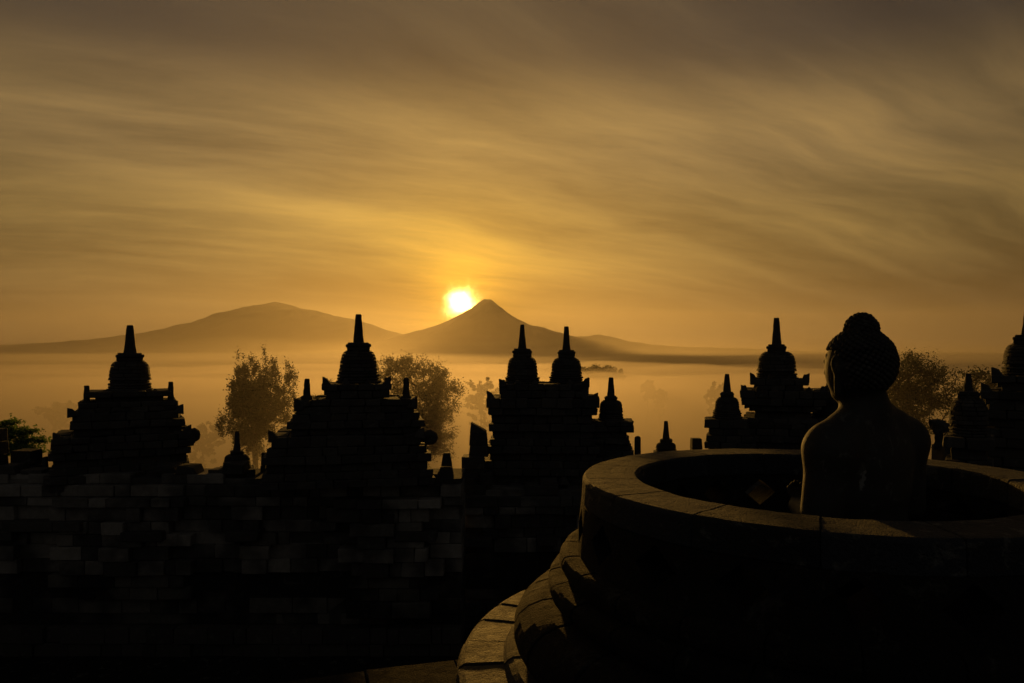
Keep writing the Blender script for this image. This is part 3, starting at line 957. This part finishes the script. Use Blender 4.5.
bm = bmesh.new()
ring_blocks(bm, C2, [(1.172, RIM - 0.163), (1.545, RIM - 0.163), (1.538, RIM - 0.02), (1.522, RIM), (1.43, RIM + 0.002), (1.35, RIM), (1.27, RIM + 0.002), (1.19, RIM), (1.175, RIM - 0.015)], 16, off=R(-1), gap=0.002, seg=26, jr=0.003, jz=0.003)
for v in bm.verts:
    v.co += noise.noise_vector(v.co * 7) * 0.003 + noise.noise_vector(v.co * 22) * 0.0012
link_bm('rim', bm, M_RIM, root, bevel=0.006)
bm = bmesh.new()
ring_solid(bm, C2, [(1.21, RIM - 0.165), (1.50, RIM - 0.165), (1.50, RIM - 0.02), (1.21, RIM - 0.02)])
link_bm('rim_core', bm, M_STONE, root)
bm = bmesh.new()
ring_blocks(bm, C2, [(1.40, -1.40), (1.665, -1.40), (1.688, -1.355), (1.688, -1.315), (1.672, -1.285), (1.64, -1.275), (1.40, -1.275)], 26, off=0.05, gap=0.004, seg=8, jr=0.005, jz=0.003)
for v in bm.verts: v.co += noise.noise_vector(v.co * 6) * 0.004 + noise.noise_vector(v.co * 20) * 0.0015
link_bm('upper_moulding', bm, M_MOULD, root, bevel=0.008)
bm = bmesh.new()
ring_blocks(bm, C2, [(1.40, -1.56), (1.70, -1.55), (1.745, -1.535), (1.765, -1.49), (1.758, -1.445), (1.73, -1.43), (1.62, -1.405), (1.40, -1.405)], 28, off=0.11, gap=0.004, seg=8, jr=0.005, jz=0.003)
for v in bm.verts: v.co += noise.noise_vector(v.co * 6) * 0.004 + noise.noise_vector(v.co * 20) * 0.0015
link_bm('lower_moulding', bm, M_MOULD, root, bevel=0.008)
bm = bmesh.new()
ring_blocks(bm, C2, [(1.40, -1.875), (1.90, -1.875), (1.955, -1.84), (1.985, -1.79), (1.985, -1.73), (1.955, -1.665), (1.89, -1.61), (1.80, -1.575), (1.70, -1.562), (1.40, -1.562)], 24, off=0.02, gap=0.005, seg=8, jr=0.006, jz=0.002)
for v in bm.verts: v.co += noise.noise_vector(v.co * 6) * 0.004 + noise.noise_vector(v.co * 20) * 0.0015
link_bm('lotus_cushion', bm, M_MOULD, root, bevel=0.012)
bm = bmesh.new()
ring_blocks(bm, C2, [(1.80, -1.955), (2.06, -1.955), (2.055, -1.925), (2.035, -1.90), (2.00, -1.88), (1.80, -1.877)], 30, off=0.3, gap=0.004, seg=6, jr=0.004, jz=0.002)
link_bm('fillet', bm, M_STONE, root, bevel=0.006)
bm = bmesh.new()
ring_blocks(bm, C2, [(1.80, -2.10), (2.345, -2.10), (2.352, -1.99), (2.335, -1.955), (2.30, -1.935), (2.21, -1.932), (2.11, -1.93), (2.02, -1.93), (1.80, -1.957)], 38, off=R(174 - 38 * 360 / 38), gap=0.006, seg=9, jr=0.006, jz=0.006)
for v in bm.verts:
    v.co += noise.noise_vector(v.co * 8) * 0.003 + noise.noise_vector(v.co * 24) * 0.0012
link_bm('ledge', bm, M_LEDGE, root, bevel=0.010)
bm = bmesh.new()
ring_blocks(bm, C2, [(1.80, FLOOR + 0.005), (2.40, FLOOR + 0.005), (2.40, -2.24), (2.37, -2.22), (2.35, -2.105), (1.80, -2.105)], 34, off=0.2, gap=0.006, seg=6, jr=0.005, jz=0.002)
link_bm('plinth', bm, M_STONE, root, bevel=0.01)
bm = bmesh.new()
lathe(bm, C2, [(1.9, FLOOR + 0.01), (1.9, -1.9), (1.5, -1.6), (1.42, -1.42)], 64)
link_bm('inner_floor', bm, M_FLOOR, root)


# ------------------------------------------------------------------ the seated statue (smooth-blended distance field, one continuous surface)
def surface_nets(f, lo, h, level=0.0):
    s = f < level
    nx, ny, nz = f.shape
    acc = np.zeros((nx - 1, ny - 1, nz - 1, 3)); cnt = np.zeros((nx - 1, ny - 1, nz - 1))
    cor = [(0, 0, 0), (1, 0, 0), (0, 1, 0), (1, 1, 0), (0, 0, 1), (1, 0, 1), (0, 1, 1), (1, 1, 1)]
    def sl(a, c_): return a[c_[0]:nx - 1 + c_[0], c_[1]:ny - 1 + c_[1], c_[2]:nz - 1 + c_[2]]
    for i in range(8):
        for j in range(i + 1, 8):
            d = [cor[j][k] - cor[i][k] for k in range(3)]
            if sum(abs(q) for q in d) != 1: continue
            fa, fb = sl(f, cor[i]), sl(f, cor[j])
            m = sl(s, cor[i]) != sl(s, cor[j])
            t = np.where(m, fa / np.where(m, fa - fb, 1), 0)
            for k in range(3): acc[..., k] += np.where(m, cor[i][k] + t * d[k], 0)
            cnt += m
    act = cnt > 0
    idx = -np.ones(act.shape, int); idx[act] = np.arange(act.sum())
    ii = np.argwhere(act)
    v = (ii + acc[act] / cnt[act][:, None]) * h + np.array(lo)
    faces = []
    for ax in range(3):
        a = [slice(1, n - 1) for n in f.shape]; b = list(a)
        a[ax] = slice(0, f.shape[ax] - 1); b[ax] = slice(1, f.shape[ax])
        sa, sb = s[tuple(a)], s[tuple(b)]
        e = np.argwhere(sa != sb)
        o = np.array([1, 1, 1]); o[ax] = 0
        e = e + o
        u, w_ = [(1, 2), (2, 0), (0, 1)][ax]
        du = np.zeros(3, int); du[u] = 1; dw = np.zeros(3, int); dw[w_] = 1
        def I(p): return idx[p[:, 0], p[:, 1], p[:, 2]]
        q = np.stack([I(e - du - dw), I(e - dw), I(e), I(e - du)], 1)
        flip = ~s[e[:, 0], e[:, 1], e[:, 2]]
        q[flip] = q[flip][:, ::-1]
        faces.append(q[(q >= 0).all(1)])
    return v, np.concatenate(faces)


def field(prims, lo, hi, h):
    n = [int((b - a) / h) + 1 for a, b in zip(lo, hi)]
    gx, gy, gz = np.meshgrid(*[lo[k] + h * np.arange(n[k]) for k in range(3)], indexing='ij')
    P = np.stack([gx, gy, gz], -1).astype(np.float32)
    f = np.full(gx.shape, 1.0, np.float32)
    for pr in prims:
        if pr[0] in ('e', '-e'):
            _, c_, r_, rot, k = pr
            q = P - np.array(c_, np.float32)
            if rot is not None: q = q @ np.array(rot.to_3x3(), np.float32)
            r_ = np.array(r_, np.float32)
            k0 = np.linalg.norm(q / r_, axis=-1); k1 = np.linalg.norm(q / (r_ * r_), axis=-1)
            d = k0 * (k0 - 1) / np.maximum(k1, 1e-6)
        else:
            _, a_, b_, ra, rb, k = pr
            a_ = np.array(a_, np.float32); b_ = np.array(b_, np.float32); ab = b_ - a_
            t = np.clip(((P - a_) @ ab) / (ab @ ab), 0, 1)
            d = np.linalg.norm(P - a_ - t[..., None] * ab, axis=-1) - (ra + (rb - ra) * t)
        if pr[0][0] == '-':
            hh = np.clip(0.5 - 0.5 * (f + d) / k, 0, 1)
            f = f * (1 - hh) + (-d) * hh + k * hh * (1 - hh)
        else:
            hh = np.clip(0.5 + 0.5 * (f - d) / k, 0, 1)
            f = f * (1 - hh) + d * hh - k * hh * (1 - hh)
            f = f.astype(np.float32)
    return f


def E_(c_, r_, rot=None, k=0.03): return ('e', c_, r_, rot, k)
def C_(a_, b_, ra, rb, k=0.03): return ('c', a_, b_, ra, rb, k)


HYAW = R(0)
HR = Matrix.Rotation(HYAW, 4, 'Z')
HOFF = Vector((-0.115, -0.01, 0.0))
def hp(p): return tuple(HR @ Vector(p) + HOFF)          # head points turn with the head
pr = [
    E_((0, 0.0, 0.62), (0.32, 0.185, 0.38)), E_((0, 0.0, 0.80), (0.37, 0.175, 0.20), None, 0.08), E_((0, 0.03, 0.26), (0.33, 0.22, 0.24), None, 0.08),
    E_((0, -0.02, 0.14), (0.38, 0.26, 0.16), None, 0.08),
    C_((-0.20, 0.0, 0.945), (0.20, 0.0, 0.945), 0.09, 0.09, 0.08),
    C_((-0.01, 0, 0.95), (-0.080, -0.01, 1.22), 0.140, 0.124, 0.05),
]
for s_ in (-1, 1):
    pr += [C_((s_ * 0.05, 0, 1.06), (s_ * 0.32, 0.0, 0.905), 0.10, 0.105, 0.07),
           E_((s_ * 0.35, 0.0, 0.855), (0.125, 0.13, 0.125), None, 0.08),
           C_((s_ * 0.36, 0.0, 0.82), (s_ * 0.415, 0.02, 0.42), 0.122, 0.105, 0.09),
           C_((s_ * 0.415, 0.02, 0.42), (s_ * 0.13, 0.40, 0.42), 0.095, 0.052, 0.03),
           C_((s_ * 0.16, 0.04, 0.13), (s_ * 0.60, 0.38, 0.125), 0.155, 0.125, 0.06),
           C_((s_ * 0.60, 0.38, 0.125), (s_ * -0.08, 0.50, 0.09 + 0.05 * (s_ > 0)), 0.115, 0.07, 0.04),
           E_((s_ * -0.14, 0.50, 0.10 + 0.06 * (s_ > 0)), (0.11, 0.065, 0.045), None, 0.03)]
    # hands before the chest: palm, four bent fingers and a thumb
    px_, py_, pz_ = s_ * 0.065, 0.455, 0.435
    pr += [E_((px_ + s_ * 0.02, py_ - 0.01, pz_), (0.055, 0.03, 0.06), Matrix.Rotation(s_ * R(-25), 4, 'Z'), 0.02)]
    for q in range(4):
        bx = px_ + s_ * (0.045 - 0.030 * q); L = (0.050, 0.058, 0.055, 0.044)[q]
        b0 = (bx, py_ + 0.008, pz_ + 0.045); b1 = (bx - s_ * 0.006, py_ + 0.03, pz_ + 0.045 + L * 0.8); b2 = (bx - s_ * 0.012, py_ + 0.005, pz_ + 0.045 + L * 1.45)
        pr += [C_(b0, b1, 0.0155, 0.0135, 0.006), C_(b1, b2, 0.0135, 0.011, 0.004)]
    pr += [C_((px_ - s_ * 0.02, py_ - 0.01, pz_ - 0.01), (px_ - s_ * 0.055, py_ + 0.03, pz_ + 0.025), 0.019, 0.016, 0.008),
           C_((px_ - s_ * 0.055, py_ + 0.03, pz_ + 0.025), (px_ - s_ * 0.05, py_ + 0.02, pz_ + 0.06), 0.015, 0.012, 0.004)]
hz0 = 1.345
pr += [E_(hp((0, 0.005, hz0)), (0.178, 0.190, 0.200), HR, 0.03),
       E_(hp((0, 0.055, hz0 - 0.085)), (0.138, 0.130, 0.150), HR, 0.05),
       E_(hp((0, 0.125, hz0 - 0.190)), (0.050, 0.045, 0.036), HR, 0.04),
       C_(hp((0, 0.190, hz0 + 0.03)), hp((0, 0.208, hz0 - 0.055)), 0.014, 0.026, 0.02),
       E_(hp((0, 0.182, hz0 - 0.105)), (0.046, 0.020, 0.013), HR, 0.012),
       E_(hp((0, 0.175, hz0 - 0.128)), (0.038, 0.020, 0.012), HR, 0.012)]
for s_ in (-1, 1):
    pr += [E_(hp((s_ * 0.066, 0.165, hz0 + 0.015)), (0.036, 0.026, 0.016), HR, 0.012),
           C_(hp((s_ * 0.030, 0.192, hz0 + 0.055)), hp((s_ * 0.110, 0.145, hz0 + 0.050)), 0.011, 0.009, 0.015),
           E_(hp((s_ * 0.180, 0.030, hz0 + 0.00)), (0.018, 0.040, 0.060), HR, 0.012),
           C_(hp((s_ * 0.176, 0.030, hz0 - 0.03)), hp((s_ * 0.158, 0.036, hz0 - 0.165)), 0.019, 0.024, 0.012)]
    pr += [('-e', hp((s_ * 0.197, 0.040, hz0 + 0.005)), (0.012, 0.022, 0.036), HR, 0.008)]
hstep = 0.0095
lo = (-0.80, -0.34, -0.03); hi = (0.80, 0.66, 1.60)
Fld = field(pr, lo, hi, hstep)
V, Q = surface_nets(Fld, lo, hstep)
_t = np.clip((V[:, 2] - 1.0) / 0.14, 0, 1); V[:, 0] *= 1 + 0.13 * (1 - _t * _t * (3 - 2 * _t))
me = bpy.data.meshes.new('seated_statue'); me.from_pydata([tuple(p) for p in V], [], [tuple(int(i) for i in q) for q in Q])
me.materials.append(M_STATUE); me.polygons.foreach_set('use_smooth', [True] * len(me.polygons))
me.update()
BX, BY, BZ = X(868.5, 4.5), 4.5, -1.40
# a pale lichen stain between the shoulder blades
_m = M_STATUE.copy(); _m.name = 'carved_stone_stained'; _t2 = NT(_m.node_tree); _b = _m.node_tree.nodes['Principled BSDF']
_tc = _t2.n('ShaderNodeTexCoord'); _q = _t2.vm('SUBTRACT', _tc.outputs['Object'], (-0.275, -0.14, 0.675))
_q = _t2.vm('MULTIPLY', _q, (2.4, 0.8, 0.9))
_r = _t2.m('ADD', _t2.vm('LENGTH', _q), _t2.m('MULTIPLY', _t2.m('SUBTRACT', _t2.noise(_tc.outputs['Object'], 28.0, 5, 0.7), 0.5), 0.16))
_k = _t2.m('SUBTRACT', 1.0, _t2.m('MULTIPLY', _t2.m('SUBTRACT', _r, 0.035), 60.0, clamp=True), clamp=True)
_old = _b.inputs['Base Color'].links[0].from_socket
_t2.link(_t2.mix(_t2.m('MULTIPLY', _k, 0.35), _old, (0.42, 0.42, 0.40, 1)), _b.inputs['Base Color'])
me.materials[0] = _m
st = bpy.data.objects.new('seated_statue', me); COL.objects.link(st)
st.location = (BX, BY, BZ); st.rotation_euler = (0, 0, R(33))
tag(st, 'seated meditating stone statue seen from behind inside the open ring', 'statue')
# curled hair with the cranial bump
bm = bmesh.new()


def curl(p, nrm, r):
    t1 = nrm.orthogonal().normalized(); t2 = nrm.cross(t1)
    prev = None
    for k, (rr, hh) in enumerate(((1.05, -0.4), (1.0, 0.15), (0.72, 0.62), (0.30, 0.86))):
        ring = [bm.verts.new(p + (t1 * math.cos(2 * math.pi * m / 9) + t2 * math.sin(2 * math.pi * m / 9)) * r * rr + nrm * r * hh) for m in range(9)]
        if prev:
            for m in range(9): bm.faces.new((prev[m], prev[(m + 1) % 9], ring[(m + 1) % 9], ring[m]))
        prev = ring
    bm.faces.new(prev)


def cap(c_, rad, zmin, front_z, r):
    c_ = Vector(c_)
    n = int(4 * math.pi * rad[0] * rad[1] / (r * r * 3.3))
    ga = math.pi * (3 - math.sqrt(5))
    for k in range(n):
        z = 1 - 2 * (k + 0.5) / n
        q = math.sqrt(max(0, 1 - z * z)); a = ga * k
        d = Vector((q * math.cos(a), q * math.sin(a), z))
        loc = Vector((d.x * rad[0], d.y * rad[1], d.z * rad[2]))
        if loc.z < zmin: continue
        if loc.y > 0.05 and loc.z < front_z: continue
        if abs(loc.x) > rad[0] * 0.80 and loc.y > -0.03 and loc.z < 0.03: continue
        nn = Vector((d.x / rad[0], d.y / rad[1], d.z / rad[2])).normalized()
        curl(HR @ (c_ + loc) + HOFF, (HR @ nn).normalized(), r * random.uniform(0.8, 1.12))


lathe_bm = bm
def skullcap(c_, rad, zcut):
    rings = []
    for j in range(17):
        ph = math.pi * j / 16
        rings.append([bm.verts.new(HOFF + HR @ Vector((c_[0] + rad[0] * math.sin(ph) * math.cos(a), c_[1] + rad[1] * math.sin(ph) * math.sin(a), max(zcut, c_[2] + rad[2] * math.cos(ph))))) for a in [2 * math.pi * m / 28 for m in range(28)]])
    for A, B in zip(rings[:-1], rings[1:]):
        for m in range(28): bm.faces.new((A[m], B[m], B[(m + 1) % 28], A[(m + 1) % 28]))


skullcap((0, -0.008, hz0 + 0.012), (0.190, 0.200, 0.203), hz0 + 0.09)
skullcap((0, -0.015, hz0 + 0.195), (0.092, 0.094, 0.105), hz0 + 0.12)
cap((0, -0.008, hz0 + 0.008), (0.192, 0.202, 0.207), -0.150, 0.085, 0.0150)
cap((0, -0.015, hz0 + 0.195), (0.093, 0.095, 0.108), -0.05, -1, 0.0145)
me = bpy.data.meshes.new('hair'); bmesh.ops.recalc_face_normals(bm, faces=bm.faces); bm.to_mesh(me); bm.free()
me.materials.append(M_STATUE); me.polygons.foreach_set('use_smooth', [True] * len(me.polygons))
hair = bpy.data.objects.new('hair', me); COL.objects.link(hair); hair.parent = st

# ------------------------------------------------------------------ trees
def tube_mesh(segs, sides=6):
    vs, fs = [], []
    for (a, b, ra, rb) in segs:
        a = Vector(a); b = Vector(b); d = (b - a)
        if d.length < 1e-5: continue
        d.normalize(); u = d.orthogonal().normalized(); v = d.cross(u)
        n0 = len(vs)
        for (p, r) in ((a, ra), (b + d * rb * 0.3, rb)):
            for k in range(sides):
                t = 2 * math.pi * k / sides
                vs.append(tuple(p + (u * math.cos(t) + v * math.sin(t)) * r))
        for k in range(sides):
            fs.append((n0 + k, n0 + (k + 1) % sides, n0 + sides + (k + 1) % sides, n0 + sides + k))
        fs.append(tuple(n0 + sides + k for k in range(sides)))
    return vs, fs


def tree(label, base, trunk_h, lobes, ntips, leaves_per, leaf, clump, mat, trunk_r, seed, lean=(0, 0), upright=0.5, flat=0.62, thin=1.0, group=None, name='tree', cat='tree'):
    """lobes: (dx, dy, dz, rx, ry, rz) ellipsoids of the crown measured from the base"""
    rg = np.random.default_rng(seed); random.seed(seed)
    root = empty(name, base); tag(root, label, cat, group)
    nodes = [np.array([lean[0] * t, lean[1] * t, trunk_h * t]) + rg.normal(0, 0.10, 3) * [1, 1, 0] * (t > 0) * min(1, trunk_h / 8) for t in np.linspace(0, 1, 7)]
    par = [-1] + list(range(6))
    tips = []
    vol = np.array([l[3] * l[4] * l[5] for l in lobes]); vol = vol / vol.sum()
    for k in range(ntips):
        l = lobes[rg.choice(len(lobes), p=vol)]
        d = rg.normal(0, 1, 3); d /= np.linalg.norm(d)
        rr = rg.uniform(0.02, 1.0) ** 0.55
        tips.append(np.array(l[:3]) + d * rr * np.array(l[3:]))
    tips.sort(key=lambda p: np.linalg.norm(p - nodes[-1]))
    tipidx = []
    for p in tips:
        A = np.array(nodes)
        dd = np.linalg.norm(A - p, axis=1) + 1.2 * upright * np.maximum(0, A[:, 2] - p[2] + 0.2)
        dd[:3] += 100
        q = int(np.argmin(dd)); a = nodes[q]; L = np.linalg.norm(p - a)
        n = max(1, int(L / (0.9 * clump + 0.4)))
        last = q
        for s in range(1, n + 1):
            t = s / n
            m = a + (p - a) * t + np.array([0, 0, -1]) * upright * 0.22 * L * math.sin(math.pi * t) * 1.0 + rg.normal(0, 0.05 * L / n, 3)
            nodes.append(m); par.append(last); last = len(nodes) - 1
        tipidx.append(last)
    load = np.zeros(len(nodes)); 
    for t in tipidx:
        k = t
        while k >= 0: load[k] += 1; k = par[k]
    rad = trunk_r * (np.maximum(load, 0.5) / max(load)) ** 0.45
    rad = np.maximum(rad, trunk_r * 0.035)
    segs = [(nodes[par[k]], nodes[k], rad[par[k]] if par[k] < 7 or rad[par[k]] < rad[k] * 1.5 else rad[k] * 1.3, rad[k]) for k in range(1, len(nodes))]
    vs, fs = tube_mesh(segs)
    me = bpy.data.meshes.new('trunk'); me.from_pydata(vs, [], fs); me.materials.append(M_BARK)
    o = bpy.data.objects.new('trunk', me); COL.objects.link(o); o.parent = root
    # leaves in uneven clumps round the twig ends
    P = []
    for t in tipidx:
        c_ = nodes[t]; k = int(leaves_per * rg.uniform(0.35, 1.6))
        s = clump * rg.uniform(0.55, 1.25)
        P.append(c_ + rg.normal(0, 1, (k, 3)) * [s * thin, s * thin, s * (flat + upright * 0.5)] * 0.55)
        if par[t] >= 0:
            P.append((c_ + nodes[par[t]]) / 2 + rg.normal(0, 1, (k // 3, 3)) * s * 0.4)
    P = np.concatenate(P); n = len(P)
    u = rg.normal(0, 1, (n, 3)); u /= np.linalg.norm(u, axis=1)[:, None]
    v = np.cross(u, rg.normal(0, 1, (n, 3))); v /= np.linalg.norm(v, axis=1)[:, None]
    sz = leaf * rg.uniform(0.55, 1.3, n)[:, None]
    q = np.stack([P - u * sz, P + v * sz * 0.42, P + u * sz, P - v * sz * 0.42], 1).reshape(-1, 3)
    me = bpy.data.meshes.new('crown'); me.from_pydata(q.tolist(), [], [(4 * k, 4 * k + 1, 4 * k + 2, 4 * k + 3) for k in range(n)])
    me.materials.append(mat)
    o = bpy.data.objects.new('crown', me); COL.objects.link(o); o.parent = root
    return root


def lobes_px(D, base, ls):
    """crown lobes from (cx, cy, rx, ry) measured on the view at distance D"""
    o = []
    for (cx, cy, rx, ry) in ls:
        s = D / F
        o.append((X(cx, D) - base[0], random.uniform(-1, 1) * rx * s * 0.35, Z(cy, D) - base[2], rx * s, rx * s * 0.85, ry * s))
    return o


GZ = -25.0
Da = 125.0; ba = (X(256, Da), Da, -31)
tree('tall upright branching tree between the two left shrines', ba, 17.5,
     lobes_px(Da, ba, [(258, 392, 28, 30), (241, 372, 6, 22), (253, 362, 4, 14), (263, 360, 4, 14), (275, 364, 5, 18), (287, 374, 6, 18), (295, 384, 5, 14), (236, 400, 12, 22), (258, 415, 30, 24), (226, 424, 10, 10), (252, 440, 22, 18), (286, 405, 12, 18)]),
     560, 64, 0.20, 0.95, M_LEAF, 0.5, 5, upright=0.9, flat=0.9, thin=0.6, group='trees rising from the mist')
Db = 150.0; bb = (X(424, Db), Db, -36)
tree('round crowned airy tree between the tallest shrine and the twin shrine', bb, 18.0,
     lobes_px(Db, bb, [(400, 370, 22, 14), (425, 372, 22, 14), (442, 382, 22, 13), (398, 395, 22, 20), (428, 400, 32, 20), (458, 391, 10, 8), (410, 360, 14, 6), (430, 425, 30, 24), (385, 372, 14, 14), (425, 445, 30, 20)]),
     580, 60, 0.22, 1.25, M_LEAF, 0.6, 9, upright=0.4, group='trees rising from the mist')
Dc = 105.0; bc = (X(912, Dc), Dc, -29)
tree('spreading umbrella tree with bare branches right of the statue head', bc, 17.0,
     lobes_px(Dc, bc, [(912, 366, 26, 13), (890, 378, 18, 14), (932, 378, 22, 12), (915, 392, 34, 16), (900, 412, 26, 16), (940, 402, 16, 14), (925, 425, 20, 14)]),
     420, 44, 0.17, 1.0, M_LEAF, 0.6, 14, upright=0.75, group='trees rising from the mist')
Dc2 = 112.0; bc2 = (X(985, Dc2), Dc2, -29)
tree('sparse flat topped tree behind the right edge shrine', bc2, 19.0,
     lobes_px(Dc2, bc2, [(975, 374, 24, 5), (995, 382, 22, 8), (962, 388, 18, 9), (990, 398, 26, 12), (1010, 388, 16, 10)]),
     150, 22, 0.22, 0.8, M_LEAF, 0.45, 15, upright=0.75, group='trees rising from the mist')
Dd = 38.0; bd = (X(2, Dd), Dd, GZ + 0.2)
tree('green layered tree at the left edge behind the wide square block', bd, 18.5,
     lobes_px(Dd, bd, [(10, 422.5, 13, 1.6), (2, 427, 16, 2.4), (18, 432, 19, 2.6), (4, 438, 22, 3.2), (26, 442, 15, 3.5), (10, 449, 26, 5), (38, 451, 7, 2.5), (-14, 432, 22, 7)]),
     190, 34, 0.10, 0.45, M_LEAF_G, 0.2, 17, upright=0.1, flat=0.22)
# trees far down in the mist
FT = [(481, 392, 18, 15, 330, 'blurred round tree fading into the mist beside the broken pillar'),
      (648, 386, 7, 6, 620, 'faint small tree top in the mist, higher of the two above the tiny lone stupa'),
      (660, 396, 7, 8, 560, 'faint slim tree top in the mist, lower of the two above the tiny lone stupa'),
      (716, 392, 12, 11, 430, 'ghostly tree in the mist close left of the broad shrine'),
      (203, 436, 20, 15, 260, 'pale misty tree low beside the left shrine'),
      (60, 410, 22, 8, 420, 'dim tree mass in the mist above the left shrine shoulder'),
      (600, 372, 26, 5, 900, 'thin line of misty treetops right of the twin bells')]
for k, (cx, cy, rx, ry, Dx, lb) in enumerate(FT):
    gz = ground_z(X(cx, Dx), Dx)
    b_ = (X(cx, Dx), Dx, gz)
    s = Dx / F
    hgt = max(4.0, Z(cy, Dx) - gz - ry * s * 0.5)
    tree(lb, b_, hgt, lobes_px(Dx, b_, [(cx, cy, rx, ry), (cx - rx * 0.5, cy + ry * 0.5, rx * 0.6, ry * 0.7), (cx + rx * 0.5, cy + ry * 0.6, rx * 0.6, ry * 0.6), (cx, cy + ry * 1.6, rx * 0.7, ry)]),
         110, 40, 0.0022 * Dx, 0.10 * rx * s, M_LEAF_FAR, 0.016 * rx * s + 0.2, 30 + k, upright=0.5, group='faint trees far down in the mist')

# weeds rooted on the tallest shrine
for k, (px_, py_, lb) in enumerate(((328.5, 381.5, 'dry weed sprouting left of the tall bell base'), (318.5, 397.0, 'tuft of dry grass beside the left corner spire of the tallest shrine'))):
    random.seed(60 + k)
    bm = bmesh.new(); Dp = 15.5
    b0 = Vector((X(px_, Dp), Dp, Z(py_, Dp) - 0.1))
    for q in range(16):
        a = random.uniform(0, 2 * math.pi); L = random.uniform(0.12, 0.26)
        p = b0.copy(); d = Vector((math.cos(a) * 0.6 - 0.25, math.sin(a) * 0.3, 1)).normalized()
        wv_ = Vector((0.009, 0.004, 0)); prev = [bm.verts.new(p - wv_), bm.verts.new(p + wv_)]
        for s in range(3):
            p = p + d * L / 3; d = (d + Vector((math.cos(a) * 0.35, 0, -0.22))).normalized(); w2 = wv_ * (1 - (s + 1) / 3.5)
            cur = [bm.verts.new(p - w2), bm.verts.new(p + w2)]
            bm.faces.new((prev[0], prev[1], cur[1], cur[0])); prev = cur
    o = link_bm('weed', bm, M_LEAF, origin=b0); tag(o, lb, 'weed', 'weeds growing on the shrines')
